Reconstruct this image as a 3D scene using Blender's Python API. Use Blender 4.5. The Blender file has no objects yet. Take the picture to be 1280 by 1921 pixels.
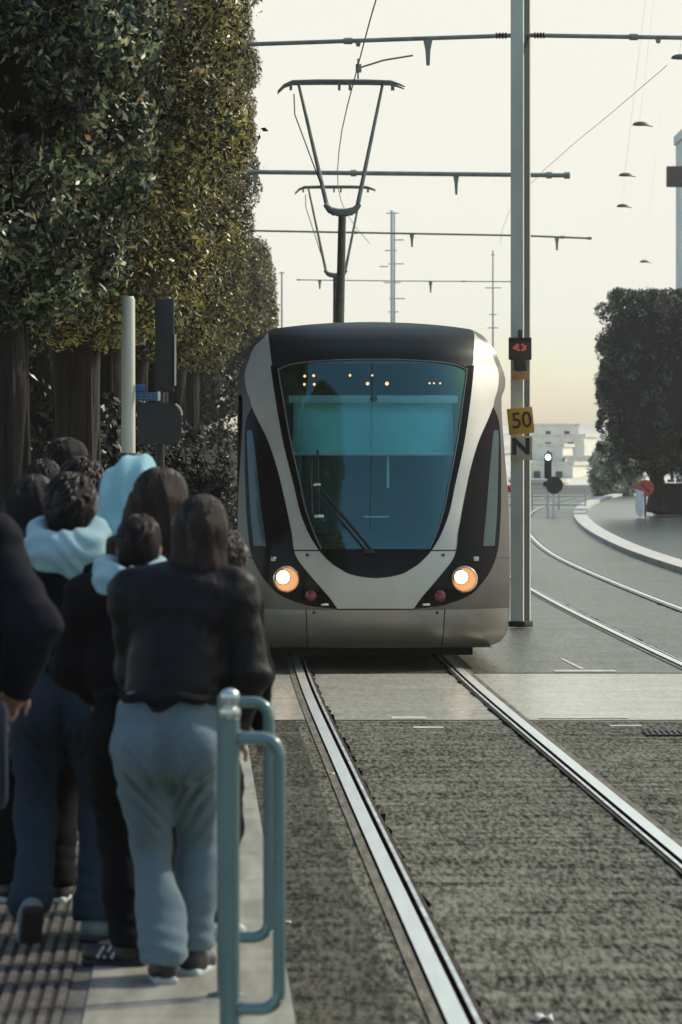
import bpy, bmesh, math, random
import numpy as np
from mathutils import Vector, Matrix

# ------------------------------------------------------------------ camera, sky, sun, exposure
SC = bpy.context.scene
COL = SC.collection
EYE = 1.98                      # lens height above the rail tops
cam_d = bpy.data.cameras.new("camera")
cam = bpy.data.objects.new("camera", cam_d); COL.objects.link(cam)
cam.location = (0, 0, EYE); cam.rotation_euler = (math.pi/2, 0, 0)
cam_d.sensor_width = 36; cam_d.sensor_fit = 'AUTO'
cam_d.lens = 8200/1921*36
cam_d.shift_y = -100.5/1921
cam_d.clip_start = 0.5; cam_d.clip_end = 5000
cam_d.dof.use_dof = True; cam_d.dof.focus_distance = 40.0; cam_d.dof.aperture_fstop = 8.5
SC.camera = cam

SUN_EL, SUN_AZ = 38.0, 58.0     # degrees; azimuth measured from +Y (away from camera) towards +X
wd = bpy.data.worlds.new("World"); SC.world = wd; wd.use_nodes = True
nt = wd.node_tree
bg = nt.nodes["Background"]
sky = nt.nodes.new("ShaderNodeTexSky"); sky.sky_type = 'NISHITA'; sky.sun_disc = False
sky.sun_elevation = math.radians(SUN_EL); sky.sun_rotation = math.radians(SUN_AZ)
sky.air_density = 1.0; sky.dust_density = 3.0; sky.ozone_density = 1.0; sky.altitude = 700
tint = nt.nodes.new("ShaderNodeMix"); tint.data_type = 'RGBA'; tint.blend_type = 'MULTIPLY'
tint.inputs[0].default_value = 1.0; tint.inputs[7].default_value = (1.0, 0.985, 0.96, 1)
nt.links.new(sky.outputs[0], tint.inputs[6]); 
haze_cap = nt.nodes.new("ShaderNodeMix"); haze_cap.data_type = 'RGBA'; haze_cap.blend_type = 'DARKEN'   # a white, hazed over sky has no bright sun halo
haze_cap.inputs[0].default_value = 1.0; haze_cap.inputs[7].default_value = (3.95, 3.88, 3.46, 1)
nt.links.new(tint.outputs[2], haze_cap.inputs[6]); nt.links.new(haze_cap.outputs[2], bg.inputs[0])
bg.inputs[1].default_value = 0.15
sl = bpy.data.lights.new("sun", 'SUN'); sl.energy = 2.05; sl.angle = math.radians(2.5); sl.color = (1.0, 0.93, 0.80)
sun = bpy.data.objects.new("sun", sl); COL.objects.link(sun)
_e, _a = math.radians(SUN_EL), math.radians(SUN_AZ)
sun_dir = Vector((math.sin(_a)*math.cos(_e), math.cos(_a)*math.cos(_e), math.sin(_e)))
sun.rotation_euler = sun_dir.to_track_quat('Z', 'Y').to_euler()
sun.location = sun_dir*60
SC.view_settings.view_transform = 'Standard'; SC.view_settings.look = 'None'
SC.view_settings.exposure = 0.68; SC.view_settings.gamma = 1.0
SC.render.engine = 'CYCLES'
SC.cycles.use_denoising = True
SC.cycles.max_bounces = 7; SC.cycles.diffuse_bounces = 3; SC.cycles.glossy_bounces = 4
SC.cycles.transparent_max_bounces = 10; SC.cycles.transmission_bounces = 6; SC.cycles.volume_bounces = 0
SC.cycles.caustics_reflective = False; SC.cycles.caustics_refractive = False

# ------------------------------------------------------------------ helpers
def W(px, py, d):
    """a photo measurement (1280 x 1921) at a known distance -> metres"""
    return Vector(((px-640)*d/8200, d, EYE+(860-py)*d/8200))
def X(px, d): return (px-640)*d/8200
def Z(py, d): return EYE+(860-py)*d/8200

class MB:
    def __init__(s): s.v = []; s.f = []; s.smooth = True
    def add(s, vs, fs):
        n = len(s.v); s.v += [tuple(p) for p in vs]; s.f += [tuple(i+n for i in f) for f in fs]; return s
    def box(s, c, h, rz=0, bev=0.0, rx=0, ry=0):
        bm = bmesh.new(); bmesh.ops.create_cube(bm, size=2)
        for v in bm.verts: v.co = Vector((v.co.x*h[0], v.co.y*h[1], v.co.z*h[2]))
        if bev > 0: bmesh.ops.bevel(bm, geom=bm.edges[:], offset=bev, segments=2, affect='EDGES', profile=0.5)
        M = Matrix.Translation(c) @ Matrix.Rotation(rz, 4, 'Z') @ Matrix.Rotation(ry, 4, 'Y') @ Matrix.Rotation(rx, 4, 'X')
        bm.verts.index_update()
        s.add([M @ v.co for v in bm.verts], [[v.index for v in f.verts] for f in bm.faces]); bm.free(); return s
    def tube(s, pts, r, n=10, caps=True):
        pts = [Vector(p) for p in pts]; rs = r if isinstance(r, (list, tuple)) else [r]*len(pts)
        t0 = (pts[1]-pts[0]).normalized()
        up = Vector((0, 0, 1)) if abs(t0.z) < .9 else Vector((1, 0, 0))
        u = t0.cross(up).normalized(); vs = []; fs = []
        for i, p in enumerate(pts):
            t = (pts[min(i+1, len(pts)-1)]-pts[max(i-1, 0)]).normalized()
            u = (u-t*u.dot(t)).normalized(); w = t.cross(u)
            for k in range(n):
                a = 2*math.pi*k/n; vs.append(p+(u*math.cos(a)+w*math.sin(a))*rs[i])
        for i in range(len(pts)-1):
            for k in range(n):
                fs.append((i*n+k, i*n+(k+1) % n, (i+1)*n+(k+1) % n, (i+1)*n+k))
        if caps: fs.append(tuple(range(n))[::-1]); fs.append(tuple((len(pts)-1)*n+k for k in range(n)))
        return s.add(vs, fs)
    def lathe(s, prof, c=(0, 0, 0), n=20, axis='Z'):
        vs = []; fs = []
        for r, h in prof:
            for k in range(n):
                a = 2*math.pi*k/n; x, y = r*math.cos(a), r*math.sin(a)
                vs.append(Vector(c)+(Vector((x, y, h)) if axis == 'Z' else Vector((x, h, y))))
        for i in range(len(prof)-1):
            for k in range(n): fs.append((i*n+k, i*n+(k+1) % n, (i+1)*n+(k+1) % n, (i+1)*n+k))
        fs.append(tuple(range(n))); fs.append(tuple((len(prof)-1)*n+k for k in range(n)))
        return s.add(vs, fs)
    def prism(s, poly, y0, y1):
        """polygon in x,z extruded along y"""
        n = len(poly); vs = [(x, y0, z) for x, z in poly]+[(x, y1, z) for x, z in poly]
        fs = [tuple(range(n)), tuple(range(n, 2*n))[::-1]]+[(i, (i+1) % n, n+(i+1) % n, n+i) for i in range(n)]
        return s.add(vs, fs)
    def grid(s, P):
        """P[i][j] points -> quads"""
        a, b = len(P), len(P[0]); vs = [p for row in P for p in row]
        return s.add(vs, [(i*b+j, i*b+j+1, (i+1)*b+j+1, (i+1)*b+j) for i in range(a-1) for j in range(b-1)])
    def build(s, name, m, parent=None, smooth=True, loc=None):
        me = bpy.data.meshes.new(name); me.from_pydata(s.v, [], s.f)
        bm = bmesh.new(); bm.from_mesh(me); bmesh.ops.recalc_face_normals(bm, faces=bm.faces[:]); bm.to_mesh(me); bm.free()
        o = bpy.data.objects.new(name, me); COL.objects.link(o); me.materials.append(m)
        if smooth: me.shade_auto() if hasattr(me, 'shade_auto') else smooth_by_angle(me)
        if parent: o.parent = parent
        if loc is not None: o.location = loc
        return o
def smooth_by_angle(me, ang=40):
    me.polygons.foreach_set('use_smooth', [True]*len(me.polygons))
    try: me.set_sharp_from_angle(angle=math.radians(ang))
    except Exception: pass
def tag(o, label=None, cat=None, group=None, kind=None):
    if label: o['label'] = label
    if cat: o['category'] = cat
    if group: o['group'] = group
    if kind: o['kind'] = kind
    return o
def thing(name, label, cat, loc=(0, 0, 0), rz=0, group=None):
    o = bpy.data.objects.new(name, None); COL.objects.link(o); o.location = loc; o.rotation_euler = (0, 0, rz)
    o.empty_display_size = .2
    return tag(o, label, cat, group)
def copy_tree(o, parent=None):
    c = o.copy(); COL.objects.link(c)
    if parent: c.parent = parent
    for ch in list(o.children): copy_tree(ch, c)
    return c
def raw_mesh(name, V, F, m, parent=None, smooth=True):
    """numpy verts (n,3), quads (m,4)"""
    me = bpy.data.meshes.new(name); n, q = len(V), len(F); k = F.shape[1]
    me.vertices.add(n); me.vertices.foreach_set('co', V.astype(np.float32).ravel())
    me.loops.add(q*k); me.loops.foreach_set('vertex_index', F.astype(np.int32).ravel())
    me.polygons.add(q); me.polygons.foreach_set('loop_start', np.arange(0, q*k, k, dtype=np.int32))
    me.polygons.foreach_set('loop_total', np.full(q, k, dtype=np.int32))
    me.update(calc_edges=True)
    if smooth: me.polygons.foreach_set('use_smooth', np.ones(q, dtype=bool))
    o = bpy.data.objects.new(name, me); COL.objects.link(o); me.materials.append(m)
    if parent: o.parent = parent
    return o

# ------------------------------------------------------------------ materials
def newmat(name):
    m = bpy.data.materials.new(name); m.use_nodes = True; return m, m.node_tree, m.node_tree.nodes["Principled BSDF"]
def mat(name, col, rough=.6, metal=0., var=.25, scale=6., bump=0., bscale=None, coat=0., stretch=(1, 1, 1), spec=.5, col2=None, rvar=.1, sheen=0., detail=5):
    m, t, p = newmat(name)
    N = t.nodes; L = t.links
    tc = N.new("ShaderNodeTexCoord"); mp = N.new("ShaderNodeMapping"); mp.inputs['Scale'].default_value = stretch
    L.new(tc.outputs['Object'], mp.inputs[0])
    nz = N.new("ShaderNodeTexNoise"); nz.inputs['Scale'].default_value = scale; nz.inputs['Detail'].default_value = detail
    L.new(mp.outputs[0], nz.inputs['Vector'])
    r = N.new("ShaderNodeValToRGB"); r.color_ramp.elements[0].position = .3; r.color_ramp.elements[1].position = .7
    a = [c*(1-var) for c in col]; b = col2 if col2 else [min(1, c*(1+var)) for c in col]
    r.color_ramp.elements[0].color = (*a, 1); r.color_ramp.elements[1].color = (*b, 1)
    L.new(nz.outputs[0], r.inputs[0]); L.new(r.outputs[0], p.inputs['Base Color'])
    mr = N.new("ShaderNodeMapRange"); mr.inputs[3].default_value = max(.02, rough-rvar); mr.inputs[4].default_value = min(1, rough+rvar)
    L.new(nz.outputs[0], mr.inputs[0]); L.new(mr.outputs[0], p.inputs['Roughness'])
    p.inputs['Metallic'].default_value = metal; p.inputs['Specular IOR Level'].default_value = spec
    p.inputs['Coat Weight'].default_value = coat; p.inputs['Sheen Weight'].default_value = sheen
    if bump:
        n2 = N.new("ShaderNodeTexNoise"); n2.inputs['Scale'].default_value = bscale or scale*4; n2.inputs['Detail'].default_value = 4
        L.new(mp.outputs[0], n2.inputs['Vector'])
        bp = N.new("ShaderNodeBump"); bp.inputs['Strength'].default_value = bump; bp.inputs['Distance'].default_value = .02
        L.new(n2.outputs[0], bp.inputs['Height']); L.new(bp.outputs[0], p.inputs['Normal'])
    return m
def emit(name, col, s):
    m, t, p = newmat(name)
    p.inputs['Base Color'].default_value = (*[min(1, c) for c in col], 1)
    p.inputs['Emission Color'].default_value = (*col, 1); p.inputs['Emission Strength'].default_value = s; return m
def ground_mat(name, dark, light, fine, streak, rough, grain=.55, bump=.2, spec=.5):
    """aggregate grain + broom streaks across the track + broad blotches"""
    m, t, p = newmat(name); N = t.nodes; L = t.links
    tc = N.new("ShaderNodeTexCoord")
    def noise(scale, st, det=4, rgh=.6):
        mp = N.new("ShaderNodeMapping"); mp.inputs['Scale'].default_value = st; L.new(tc.outputs['Object'], mp.inputs[0])
        n = N.new("ShaderNodeTexNoise"); n.inputs['Scale'].default_value = scale; n.inputs['Detail'].default_value = det
        n.inputs['Roughness'].default_value = rgh
        L.new(mp.outputs[0], n.inputs['Vector']); return n.outputs[0]
    g = noise(fine, (1, .12, 1), 2, .6); s = noise(streak, (.10, .8, 1), 5, .7); b = noise(.5, (1, .3, 1), 4); c = noise(4., (1, .25, 1), 5)
    def math_(op, a, b_):
        n = N.new("ShaderNodeMath"); n.operation = op
        for i, q in enumerate((a, b_)):
            if isinstance(q, (int, float)): n.inputs[i].default_value = q
            else: L.new(q, n.inputs[i])
        return n.outputs[0]
    def spread(q, lo, hi):
        n = N.new("ShaderNodeMapRange"); n.inputs[1].default_value = lo; n.inputs[2].default_value = hi; L.new(q, n.inputs[0]); return n.outputs[0]
    tot = math_('ADD', math_('ADD', math_('MULTIPLY', spread(g, .34, .66), grain), math_('MULTIPLY', spread(s, .34, .66), .34)), math_('ADD', math_('MULTIPLY', spread(b, .3, .7), .20), math_('MULTIPLY', spread(c, .3, .7), .14)))
    r = N.new("ShaderNodeMapRange"); r.inputs[1].default_value = (grain+.68)*.22; r.inputs[2].default_value = (grain+.68)*.80
    L.new(tot, r.inputs[0])
    rp = N.new("ShaderNodeValToRGB"); rp.color_ramp.elements[0].color = (*dark, 1); rp.color_ramp.elements[1].color = (*light, 1)
    L.new(r.outputs[0], rp.inputs[0]); L.new(rp.outputs[0], p.inputs['Base Color'])
    p.inputs['Roughness'].default_value = rough; p.inputs['Specular IOR Level'].default_value = spec
    bp = N.new("ShaderNodeBump"); bp.inputs['Strength'].default_value = bump; bp.inputs['Distance'].default_value = .01
    L.new(tot, bp.inputs['Height']); L.new(bp.outputs[0], p.inputs['Normal'])
    return m
def leaf_mat(name, cols, rough=.4, trans=.25):
    m, t, p = newmat(name); N = t.nodes; L = t.links
    ge = N.new("ShaderNodeNewGeometry"); rp = N.new("ShaderNodeValToRGB")
    els = rp.color_ramp.elements
    while len(els) < len(cols): els.new(.5)
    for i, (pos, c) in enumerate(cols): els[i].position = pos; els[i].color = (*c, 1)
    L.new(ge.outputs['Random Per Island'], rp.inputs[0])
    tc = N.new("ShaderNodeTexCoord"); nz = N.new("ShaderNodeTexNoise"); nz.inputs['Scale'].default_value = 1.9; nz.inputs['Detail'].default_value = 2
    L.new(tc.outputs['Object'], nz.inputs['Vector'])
    mr = N.new("ShaderNodeMapRange"); mr.inputs[1].default_value = .34; mr.inputs[2].default_value = .68; mr.inputs[3].default_value = .22; mr.inputs[4].default_value = 2.3; L.new(nz.outputs[0], mr.inputs[0])  # clump tone variation, widened to paint bright clusters and dark voids
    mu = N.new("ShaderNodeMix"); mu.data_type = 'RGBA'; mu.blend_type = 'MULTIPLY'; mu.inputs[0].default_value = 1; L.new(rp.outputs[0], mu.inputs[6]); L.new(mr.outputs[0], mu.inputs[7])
    L.new(mu.outputs[2], p.inputs['Base Color']); p.inputs['Roughness'].default_value = rough
    tr = N.new("ShaderNodeBsdfTranslucent"); L.new(mu.outputs[2], tr.inputs[0])
    mx = N.new("ShaderNodeMixShader"); mx.inputs[0].default_value = trans
    out = N["Material Output"]; L.new(p.outputs[0], mx.inputs[1]); L.new(tr.outputs[0], mx.inputs[2]); L.new(mx.outputs[0], out.inputs[0])
    return m
def glass_mat(name, tint_c, base_refl=.06, rough=.015):
    m, t, p = newmat(name); N = t.nodes; L = t.links
    tr = N.new("ShaderNodeBsdfTransparent"); tr.inputs[0].default_value = (*tint_c, 1)
    gl = N.new("ShaderNodeBsdfGlossy"); gl.inputs['Roughness'].default_value = rough; gl.inputs[0].default_value = (.50, 1, .88, 1)
    fr = N.new("ShaderNodeFresnel"); fr.inputs[0].default_value = 1.5
    ad = N.new("ShaderNodeMath"); ad.operation = 'ADD'; ad.inputs[1].default_value = base_refl; L.new(fr.outputs[0], ad.inputs[0])
    mx = N.new("ShaderNodeMixShader"); L.new(ad.outputs[0], mx.inputs[0]); L.new(tr.outputs[0], mx.inputs[1]); L.new(gl.outputs[0], mx.inputs[2])
    L.new(mx.outputs[0], N["Material Output"].inputs[0]); return m

M = dict(
    asphalt=ground_mat('asphalt', (.005, .005, .0045), (.25, .245, .185), 44., 6., .8, .55, .25, .07),
    asphalt_dark=ground_mat('platform_side_asphalt', (.004, .004, .0035), (.145, .142, .11), 44., 6., .8, .55, .25, .07),
    concrete_road=ground_mat('crossing_concrete', (.36, .345, .28), (.60, .575, .48), 24., 6., .27, .3, .06),
    paving=ground_mat('track_paving', (.03, .028, .018), (.20, .19, .135), 30., 5., .36, .5, .1, .35),
    road=ground_mat('roadway', (.025, .03, .03), (.075, .082, .075), 14., 3., .26, .3, .04),
    ground=ground_mat('earth', (.06, .055, .045), (.13, .12, .10), 6., 2., .8),
    platform=ground_mat('platform_paving', (.06, .06, .05), (.17, .165, .14), 12., 3., .7),
    coping=ground_mat('platform_coping', (.22, .205, .16), (.40, .38, .31), 9., 3., .6),
    rib=mat('tactile_rib', (.12, .105, .085), .6, var=.35, scale=9, bump=.3),
    rib_dark=mat('tactile_base', (.022, .018, .018), .8, var=.4, scale=9),
    rail_steel=mat('rail_steel', (1., .97, .89), .44, 1., var=.06, scale=3, stretch=(6, .4, 1), rvar=.06),
    rail_side=mat('rail_lip', (.95, .91, .82), .45, 1., var=.4, scale=4),
    sealant_dark=mat('rail_inner_edging', (.075, .06, .045), .85, var=.6, scale=6, stretch=(4, .5, 1), spec=.1),
    groove=mat('rail_groove', (.004, .003, .003), .95, var=.5, scale=8, spec=0.),
    sealant=mat('rail_edging', (.16, .14, .10), .8, var=.55, scale=5, stretch=(4, .5, 1), bump=.4),
    white_paint=mat('road_paint', (.62, .60, .52), .6, var=.3, scale=9),
    drain=mat('drain_iron', (.03, .03, .028), .5, .6, scale=9),
    bronze=mat('bronze_grey_paint', (.135, .122, .105), .34, .5, var=.08, scale=2.5, coat=.2, rvar=.06),
    silver=mat('silver_paint', (.54, .525, .45), .46, .3, var=.09, scale=2.5, coat=.04, rvar=.06),
    silver_low=mat('bumper_paint', (.34, .31, .27), .38, .5, var=.10, scale=3, coat=.2, rvar=.06),
    brow=mat('dark_roof_panel', (.006, .012, .013), .42, .0, var=.2, scale=3, coat=.0, rvar=.05, spec=.16),
    black_gloss=mat('black_glass_panel', (.004, .003, .004), .14, 0, var=.3, scale=2, coat=0, rvar=.04, spec=.14),
    black=mat('black_rubber', (.012, .010, .012), .6, var=.3, scale=8),
    under=mat('underframe', (.012, .010, .012), .8, .3, var=.4, scale=4),
    windscreen=glass_mat('windscreen_glass', (.74, .99, .97), .11),
    lens=glass_mat('lamp_glass', (.95, .95, .95), .02),
    blind=mat('sun_blind', (.34, .90, .86), .8, var=.12, scale=2),
    bar=mat('blind_rail', (.62, .90, .88), .5, var=.06, scale=3),
    cab=mat('cab_lining', (.06, .13, .16), .8, var=.3, scale=2),
    cab_dark=mat('cab_dark', (.02, .02, .024), .8, var=.3, scale=2),
    chrome=mat('chrome', (.75, .70, .62), .2, 1., var=.1, scale=6),
    reflector=mat('lamp_reflector', (.8, .55, .32), .25, .9, var=.15, scale=12),
    headlamp=emit('headlamp_bulb', (1.0, .88, .66), 6.),
    head_glow=emit('headlamp_bowl', (1.0, .45, .18), .42),
    led=emit('panel_led', (1.0, .40, .17), 1.5),
    red_lens=mat('red_lamp_lens', (.16, .012, .03), .25, var=.2, scale=20, coat=.6),
    mast=mat('mast_paint', (.86, .90, .74), .45, .0, var=.12, scale=3, stretch=(1, 1, .4)),
    mast_dark=mat('mast_shade_base', (.02, .022, .024), .6, .2, var=.3, scale=3),
    arm=mat('catenary_arm', (.30, .32, .26), .5, .4, var=.25, scale=5),
    panto=mat('pantograph_steel', (.22, .24, .20), .5, .4, var=.25, scale=6),
    copper=mat('contact_wire', (.3, .28, .22), .5, .6, var=.2, scale=9),
    insul=mat('insulator', (.12, .07, .045), .4, var=.3, scale=20),
    sign_yellow=mat('yellow_sign_face', (.72, .36, .03), .5, var=.14, scale=9),
    sign_cream=mat('cream_sign_face', (.50, .42, .28), .5, var=.14, scale=9),
    sign_orange=mat('orange_plate', (.62, .27, .09), .5, var=.2, scale=12),
    ink=mat('sign_ink', (.02, .008, .008), .6, var=.2, scale=9),
    ink_brown=mat('sign_ink_brown', (.07, .022, .01), .6, var=.2, scale=9),
    housing=mat('signal_housing', (.075, .055, .045), .6, var=.3, scale=12),
    orange_led=emit('signal_digits', (.55, .12, .06), .22),
    white_led=emit('white_signal', (1, 1, .95), 9.),
    teal_tube=mat('teal_barrier_paint', (.12, .205, .205), .28, .35, var=.07, scale=5, coat=.5, rvar=.08),
    ring=mat('barrier_ring', (.55, .62, .60), .25, .8, var=.2, scale=14),
    grey_pole=mat('grey_pole_paint', (.62, .62, .50), .55, .1, var=.2, scale=4, stretch=(1, 1, .3)),
    sign_back=mat('sign_back_grey', (.045, .046, .048), .6, .3, var=.25, scale=3),
    post_dark=mat('dark_post', (.022, .026, .03), .5, .2, var=.3, scale=4),
    blue_sign=mat('blue_sign', (.02, .12, .26), .5, var=.25, scale=12),
    white=mat('white_panel', (.80, .82, .78), .6, var=.12, scale=6),
    red=mat('red_sign_ring', (.55, .07, .035), .5, var=.15, scale=9),
    board=mat('board_panel', (.20, .23, .20), .7, var=.2, scale=3),
    paper=mat('blue_poster', (.06, .22, .38), .6, var=.5, scale=16),
    bark=mat('bark', (.020, .014, .012), .9, var=.5, scale=5, stretch=(3, 3, .6), bump=.9, bscale=9),
    core_dark=mat('crown_shade', (.012, .010, .009), .95, var=.5, scale=5),  # near-black, stands for the shade deep inside the crowns
    facade=mat('facade_stone', (.78, .75, .65), .8, var=.12, scale=1.2, bump=.1),
    facade_blue=mat('facade_pale', (.82, .82, .74), .7, var=.10, scale=.8),
    window=mat('window_glass', (.03, .04, .045), .15, var=.3, scale=.7),
    kerb=mat('kerb_stone', (.66, .64, .56), .6, var=.18, scale=3),
    hill=mat('hill_scrub', (.70, .67, .56), .9, var=.2, scale=.05),
    fence=mat('railing_paint', (.62, .62, .56), .5, .3, var=.1, scale=3),
    box_dark=mat('dark_wall', (.02, .018, .022), .8, var=.4, scale=3),
    lamp_body=mat('lamp_housing', (.11, .13, .12), .5, .3, var=.2, scale=4),
    litter=mat('litter_paper', (.7, .68, .62), .8, var=.1, scale=20),
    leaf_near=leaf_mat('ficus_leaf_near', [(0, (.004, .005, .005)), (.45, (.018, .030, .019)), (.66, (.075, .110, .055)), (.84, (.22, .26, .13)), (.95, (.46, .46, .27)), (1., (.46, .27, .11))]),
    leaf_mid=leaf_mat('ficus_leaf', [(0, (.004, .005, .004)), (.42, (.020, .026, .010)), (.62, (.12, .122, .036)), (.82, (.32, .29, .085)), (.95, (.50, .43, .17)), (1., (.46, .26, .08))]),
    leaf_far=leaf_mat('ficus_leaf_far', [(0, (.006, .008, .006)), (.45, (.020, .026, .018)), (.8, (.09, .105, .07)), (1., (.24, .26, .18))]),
    leaf_shade=leaf_mat('shaded_hedge_leaf', [(0, (.003, .004, .003)), (.6, (.008, .011, .007)), (.92, (.02, .024, .013)), (1., (.05, .05, .025))]),  # near-black tones put the shade under the canopy into the leaves
    leaf_bush=leaf_mat('bush_leaf', [(0, (.26, .29, .22)), (.5, (.36, .39, .30)), (1., (.46, .47, .36))]),  # pale tones put distance haze into the leaf colour
)

# ------------------------------------------------------------------ the line of the track
_pd = np.array([-30, 0, 15.3, 27, 39.6, 51, 60, 70, 89, 108, 130, 155, 220, 300.])
_px = np.array([2.64, 1.663, 1.166, .785, .40, .15, -.0, -.09, -.085, .30, 1.05, 2.25, 7.2, 16.5])
_m = np.gradient(_px, _pd)
def cx(d):
    d = min(max(d, -30), 299.9); i = int(np.searchsorted(_pd, d, 'right')-1); i = min(i, len(_pd)-2)
    h = _pd[i+1]-_pd[i]; t = (d-_pd[i])/h
    return ((2*t**3-3*t*t+1)*_px[i]+(t**3-2*t*t+t)*h*_m[i]+(-2*t**3+3*t*t)*_px[i+1]+(t**3-t*t)*h*_m[i+1])
def heading(d): return -(cx(d+.5)-cx(d-.5))
GAP = 3.70                       # distance between the two tracks
def strip(o0, o1, d0, d1, z, step=1.0, zl=None, thick=0):
    P = []; n = max(1, int((d1-d0)/step))
    for i in range(n+1):
        d = d0+(d1-d0)*i/n; c = cx(d); P.append([(c+o0, d, z), (c+o1, d, z)])
    mb = MB().grid(P)
    if thick:
        for k in (0, 1): mb.grid([[p[k], (p[k][0], p[k][1], z-thick)] for p in P])
        for e in (P[0], P[-1]): mb.grid([[e[0], e[1]], [(e[0][0], e[0][1], z-thick), (e[1][0], e[1][1], z-thick)]])
    return mb
# ------------------------------------------------------------------ ground, roads, rails, platform
def struct(o): o['kind'] = 'structure'; return o
def rect(x0, x1, y0, y1, z): return MB().add([(x0, y0, z), (x1, y0, z), (x1, y1, z), (x0, y1, z)], [(0, 1, 2, 3)])
struct(rect(-1500, 1500, -300, 2600, -.03).build('ground', M['ground']))
struct(strip(-1.30, 6.0, -25, 33.2, -.016).build('asphalt_track_bed', M['asphalt']))
struct(strip(-1.45, -.93, -25, 33.2, -.012).build('track_edge_asphalt', M['asphalt_dark']))
struct(rect(-30, 40, 33.2, 40.6, -.016).build('crossing_road', M['concrete_road']))
struct(strip(-2.2, 6.0, 40.6, 240, -.016).build('track_paving', M['paving']))
struct(strip(6.45, 13.5, 40.6, 240, -.02).build('right_roadway', M['road']))
struct(strip(6.0, 6.45, 40.9, 240, .10, thick=.13).build('track_kerb', M['kerb']))
struct(strip(13.5, 13.8, 60, 240, .12, thick=.15).build('pavement_kerb', M['kerb']))
struct(strip(13.8, 24, 60, 240, .11, thick=.13).build('right_pavement', M['coping']))
# joints and patches on the crossing
for i, d in enumerate((33.25, 40.55)):
    struct(rect(-12, 14, d, d+.07, -.0125).build('crossing_joint', M['groove']))
def rails(off, d0, d1):
    for s in (-1, 1):
        # head outside, groove and lip towards the middle of the track
        def band(p, q, z, name, m):
            lo, hi = sorted((off+s*p, off+s*q)); struct(strip(lo, hi, d0, d1, z, .8).build(name, M[m]))
        band(.7175, .7915, .003, 'rail', 'rail_steel'); band(.6905, .7175, -.004, 'rail_groove', 'groove'); band(.671, .6905, .001, 'rail_lip', 'rail_side')
        band(.7915, .800, -.007, 'rail_edging', 'groove'); band(.800, .848, -.008, 'rail_edging', 'sealant'); band(.648, .671, -.006, 'rail_edging', 'sealant_dark')
        # ragged tar line along the inner edge
        random.seed(int(off*10)+s+5); mb = MB(); d = d0; P = []
        while d < min(d1, 60):
            c = cx(d)+off; P.append([(c+s*(.648), d, -.0085), (c+s*(.648-random.uniform(.0, 1.)**2.5*.034), d, -.0085)]); d += random.uniform(.03, .22)*(1+3*random.random()**4)
        struct(mb.grid(P).build('rail_edging', M['groove']))
rails(0, -25, 230); rails(GAP, 33.2, 230)
# platform
PZ = .25
EDGE = -1.38
struct(strip(-14, EDGE, -25, 31, PZ, thick=.3).build('platform', M['platform']))
struct(strip(-2.02, EDGE+.012, -25, 31, PZ+.006, thick=.06).build('platform_edge_coping', M['coping']))
rp = []
for i in range(3):
    rp.append(MB())
struct(strip(-2.62, -2.08, -10, 30, PZ+.004).build('tactile_paving', M['rib_dark']))
rb = MB()
for k in range(12):
    o = -2.61+k*.045
    q = strip(o, o+.024, 4, 30, PZ+.011, 1.0, thick=.007); rb.add(q.v, q.f)
struct(rb.build('tactile_paving_ribs', M['rib']))
# beyond the crossing: pavement on the left
struct(strip(-16, -2.2, 40.9, 240, .12, thick=.15).build('left_pavement', M['platform']))
# road markings and small things on the ground
def mark(px0, px1, d, w, name='road_marking', m='white_paint', z=-.0115):
    struct(rect(X(px0, d), X(px1, d), d-w/2, d+w/2, z).build(name, M[m]))
mark(1040, 1155, 41.0, .35, z=-.011)
mark(735, 800, 33.0+.6, .28); mark(775, 832, 32.4, .18); mark(1010, 1180, 33.6, .16); mark(1145, 1205, 32.6, .14)
struct(MB().add([(X(1055, 43), 43.5, -.011), (X(1062, 43), 43.5, -.011), (X(1098, 41.4), 41.4, -.011), (X(1088, 41.4), 41.4, -.011)], [(0, 1, 2, 3)]).build('road_marking', M['white_paint']))
dr = thing('drain_grate', 'small dark iron drain grate set in the asphalt at the right edge of the photo', 'drain', (X(1258, 31.6), 31.6, 0))
g = MB()
g.box((0, -.22, -.006), (.19, .02, .006)); g.box((0, .22, -.006), (.19, .02, .006))
for k in range(9): g.box((-.17+k*.0425, 0, -.006), (.012, .2, .005))
g.build('grating', M['drain'], dr)
def litter(px, py, z, label, s):
    d = (EYE-z)*8200/(py-860); random.seed(int(px))
    P = [[((i-1.5)*s*.4+random.uniform(-.2, .2)*s, (j-1)*s*1.0, abs(math.sin(i*2.1+j))*s*.35+.004) for j in range(3)] for i in range(4)]
    o = MB().grid(P).build('paper_scrap', M['litter']); o.location = (X(px, d), d, z-.012)
    sm = o.modifiers.new('thick', 'SOLIDIFY'); sm.thickness = .003
    tag(o, label, 'litter')
litter(541, 1727, 0, 'scrap of white paper on the dark asphalt beside the barrier', .018)
litter(1025, 1908, 0, 'pale flattened paper between the rails at the bottom of the photo', .05)
litter(622, 1450, 0, 'small white scrap lying on the edge of the left rail', .03)

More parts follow.
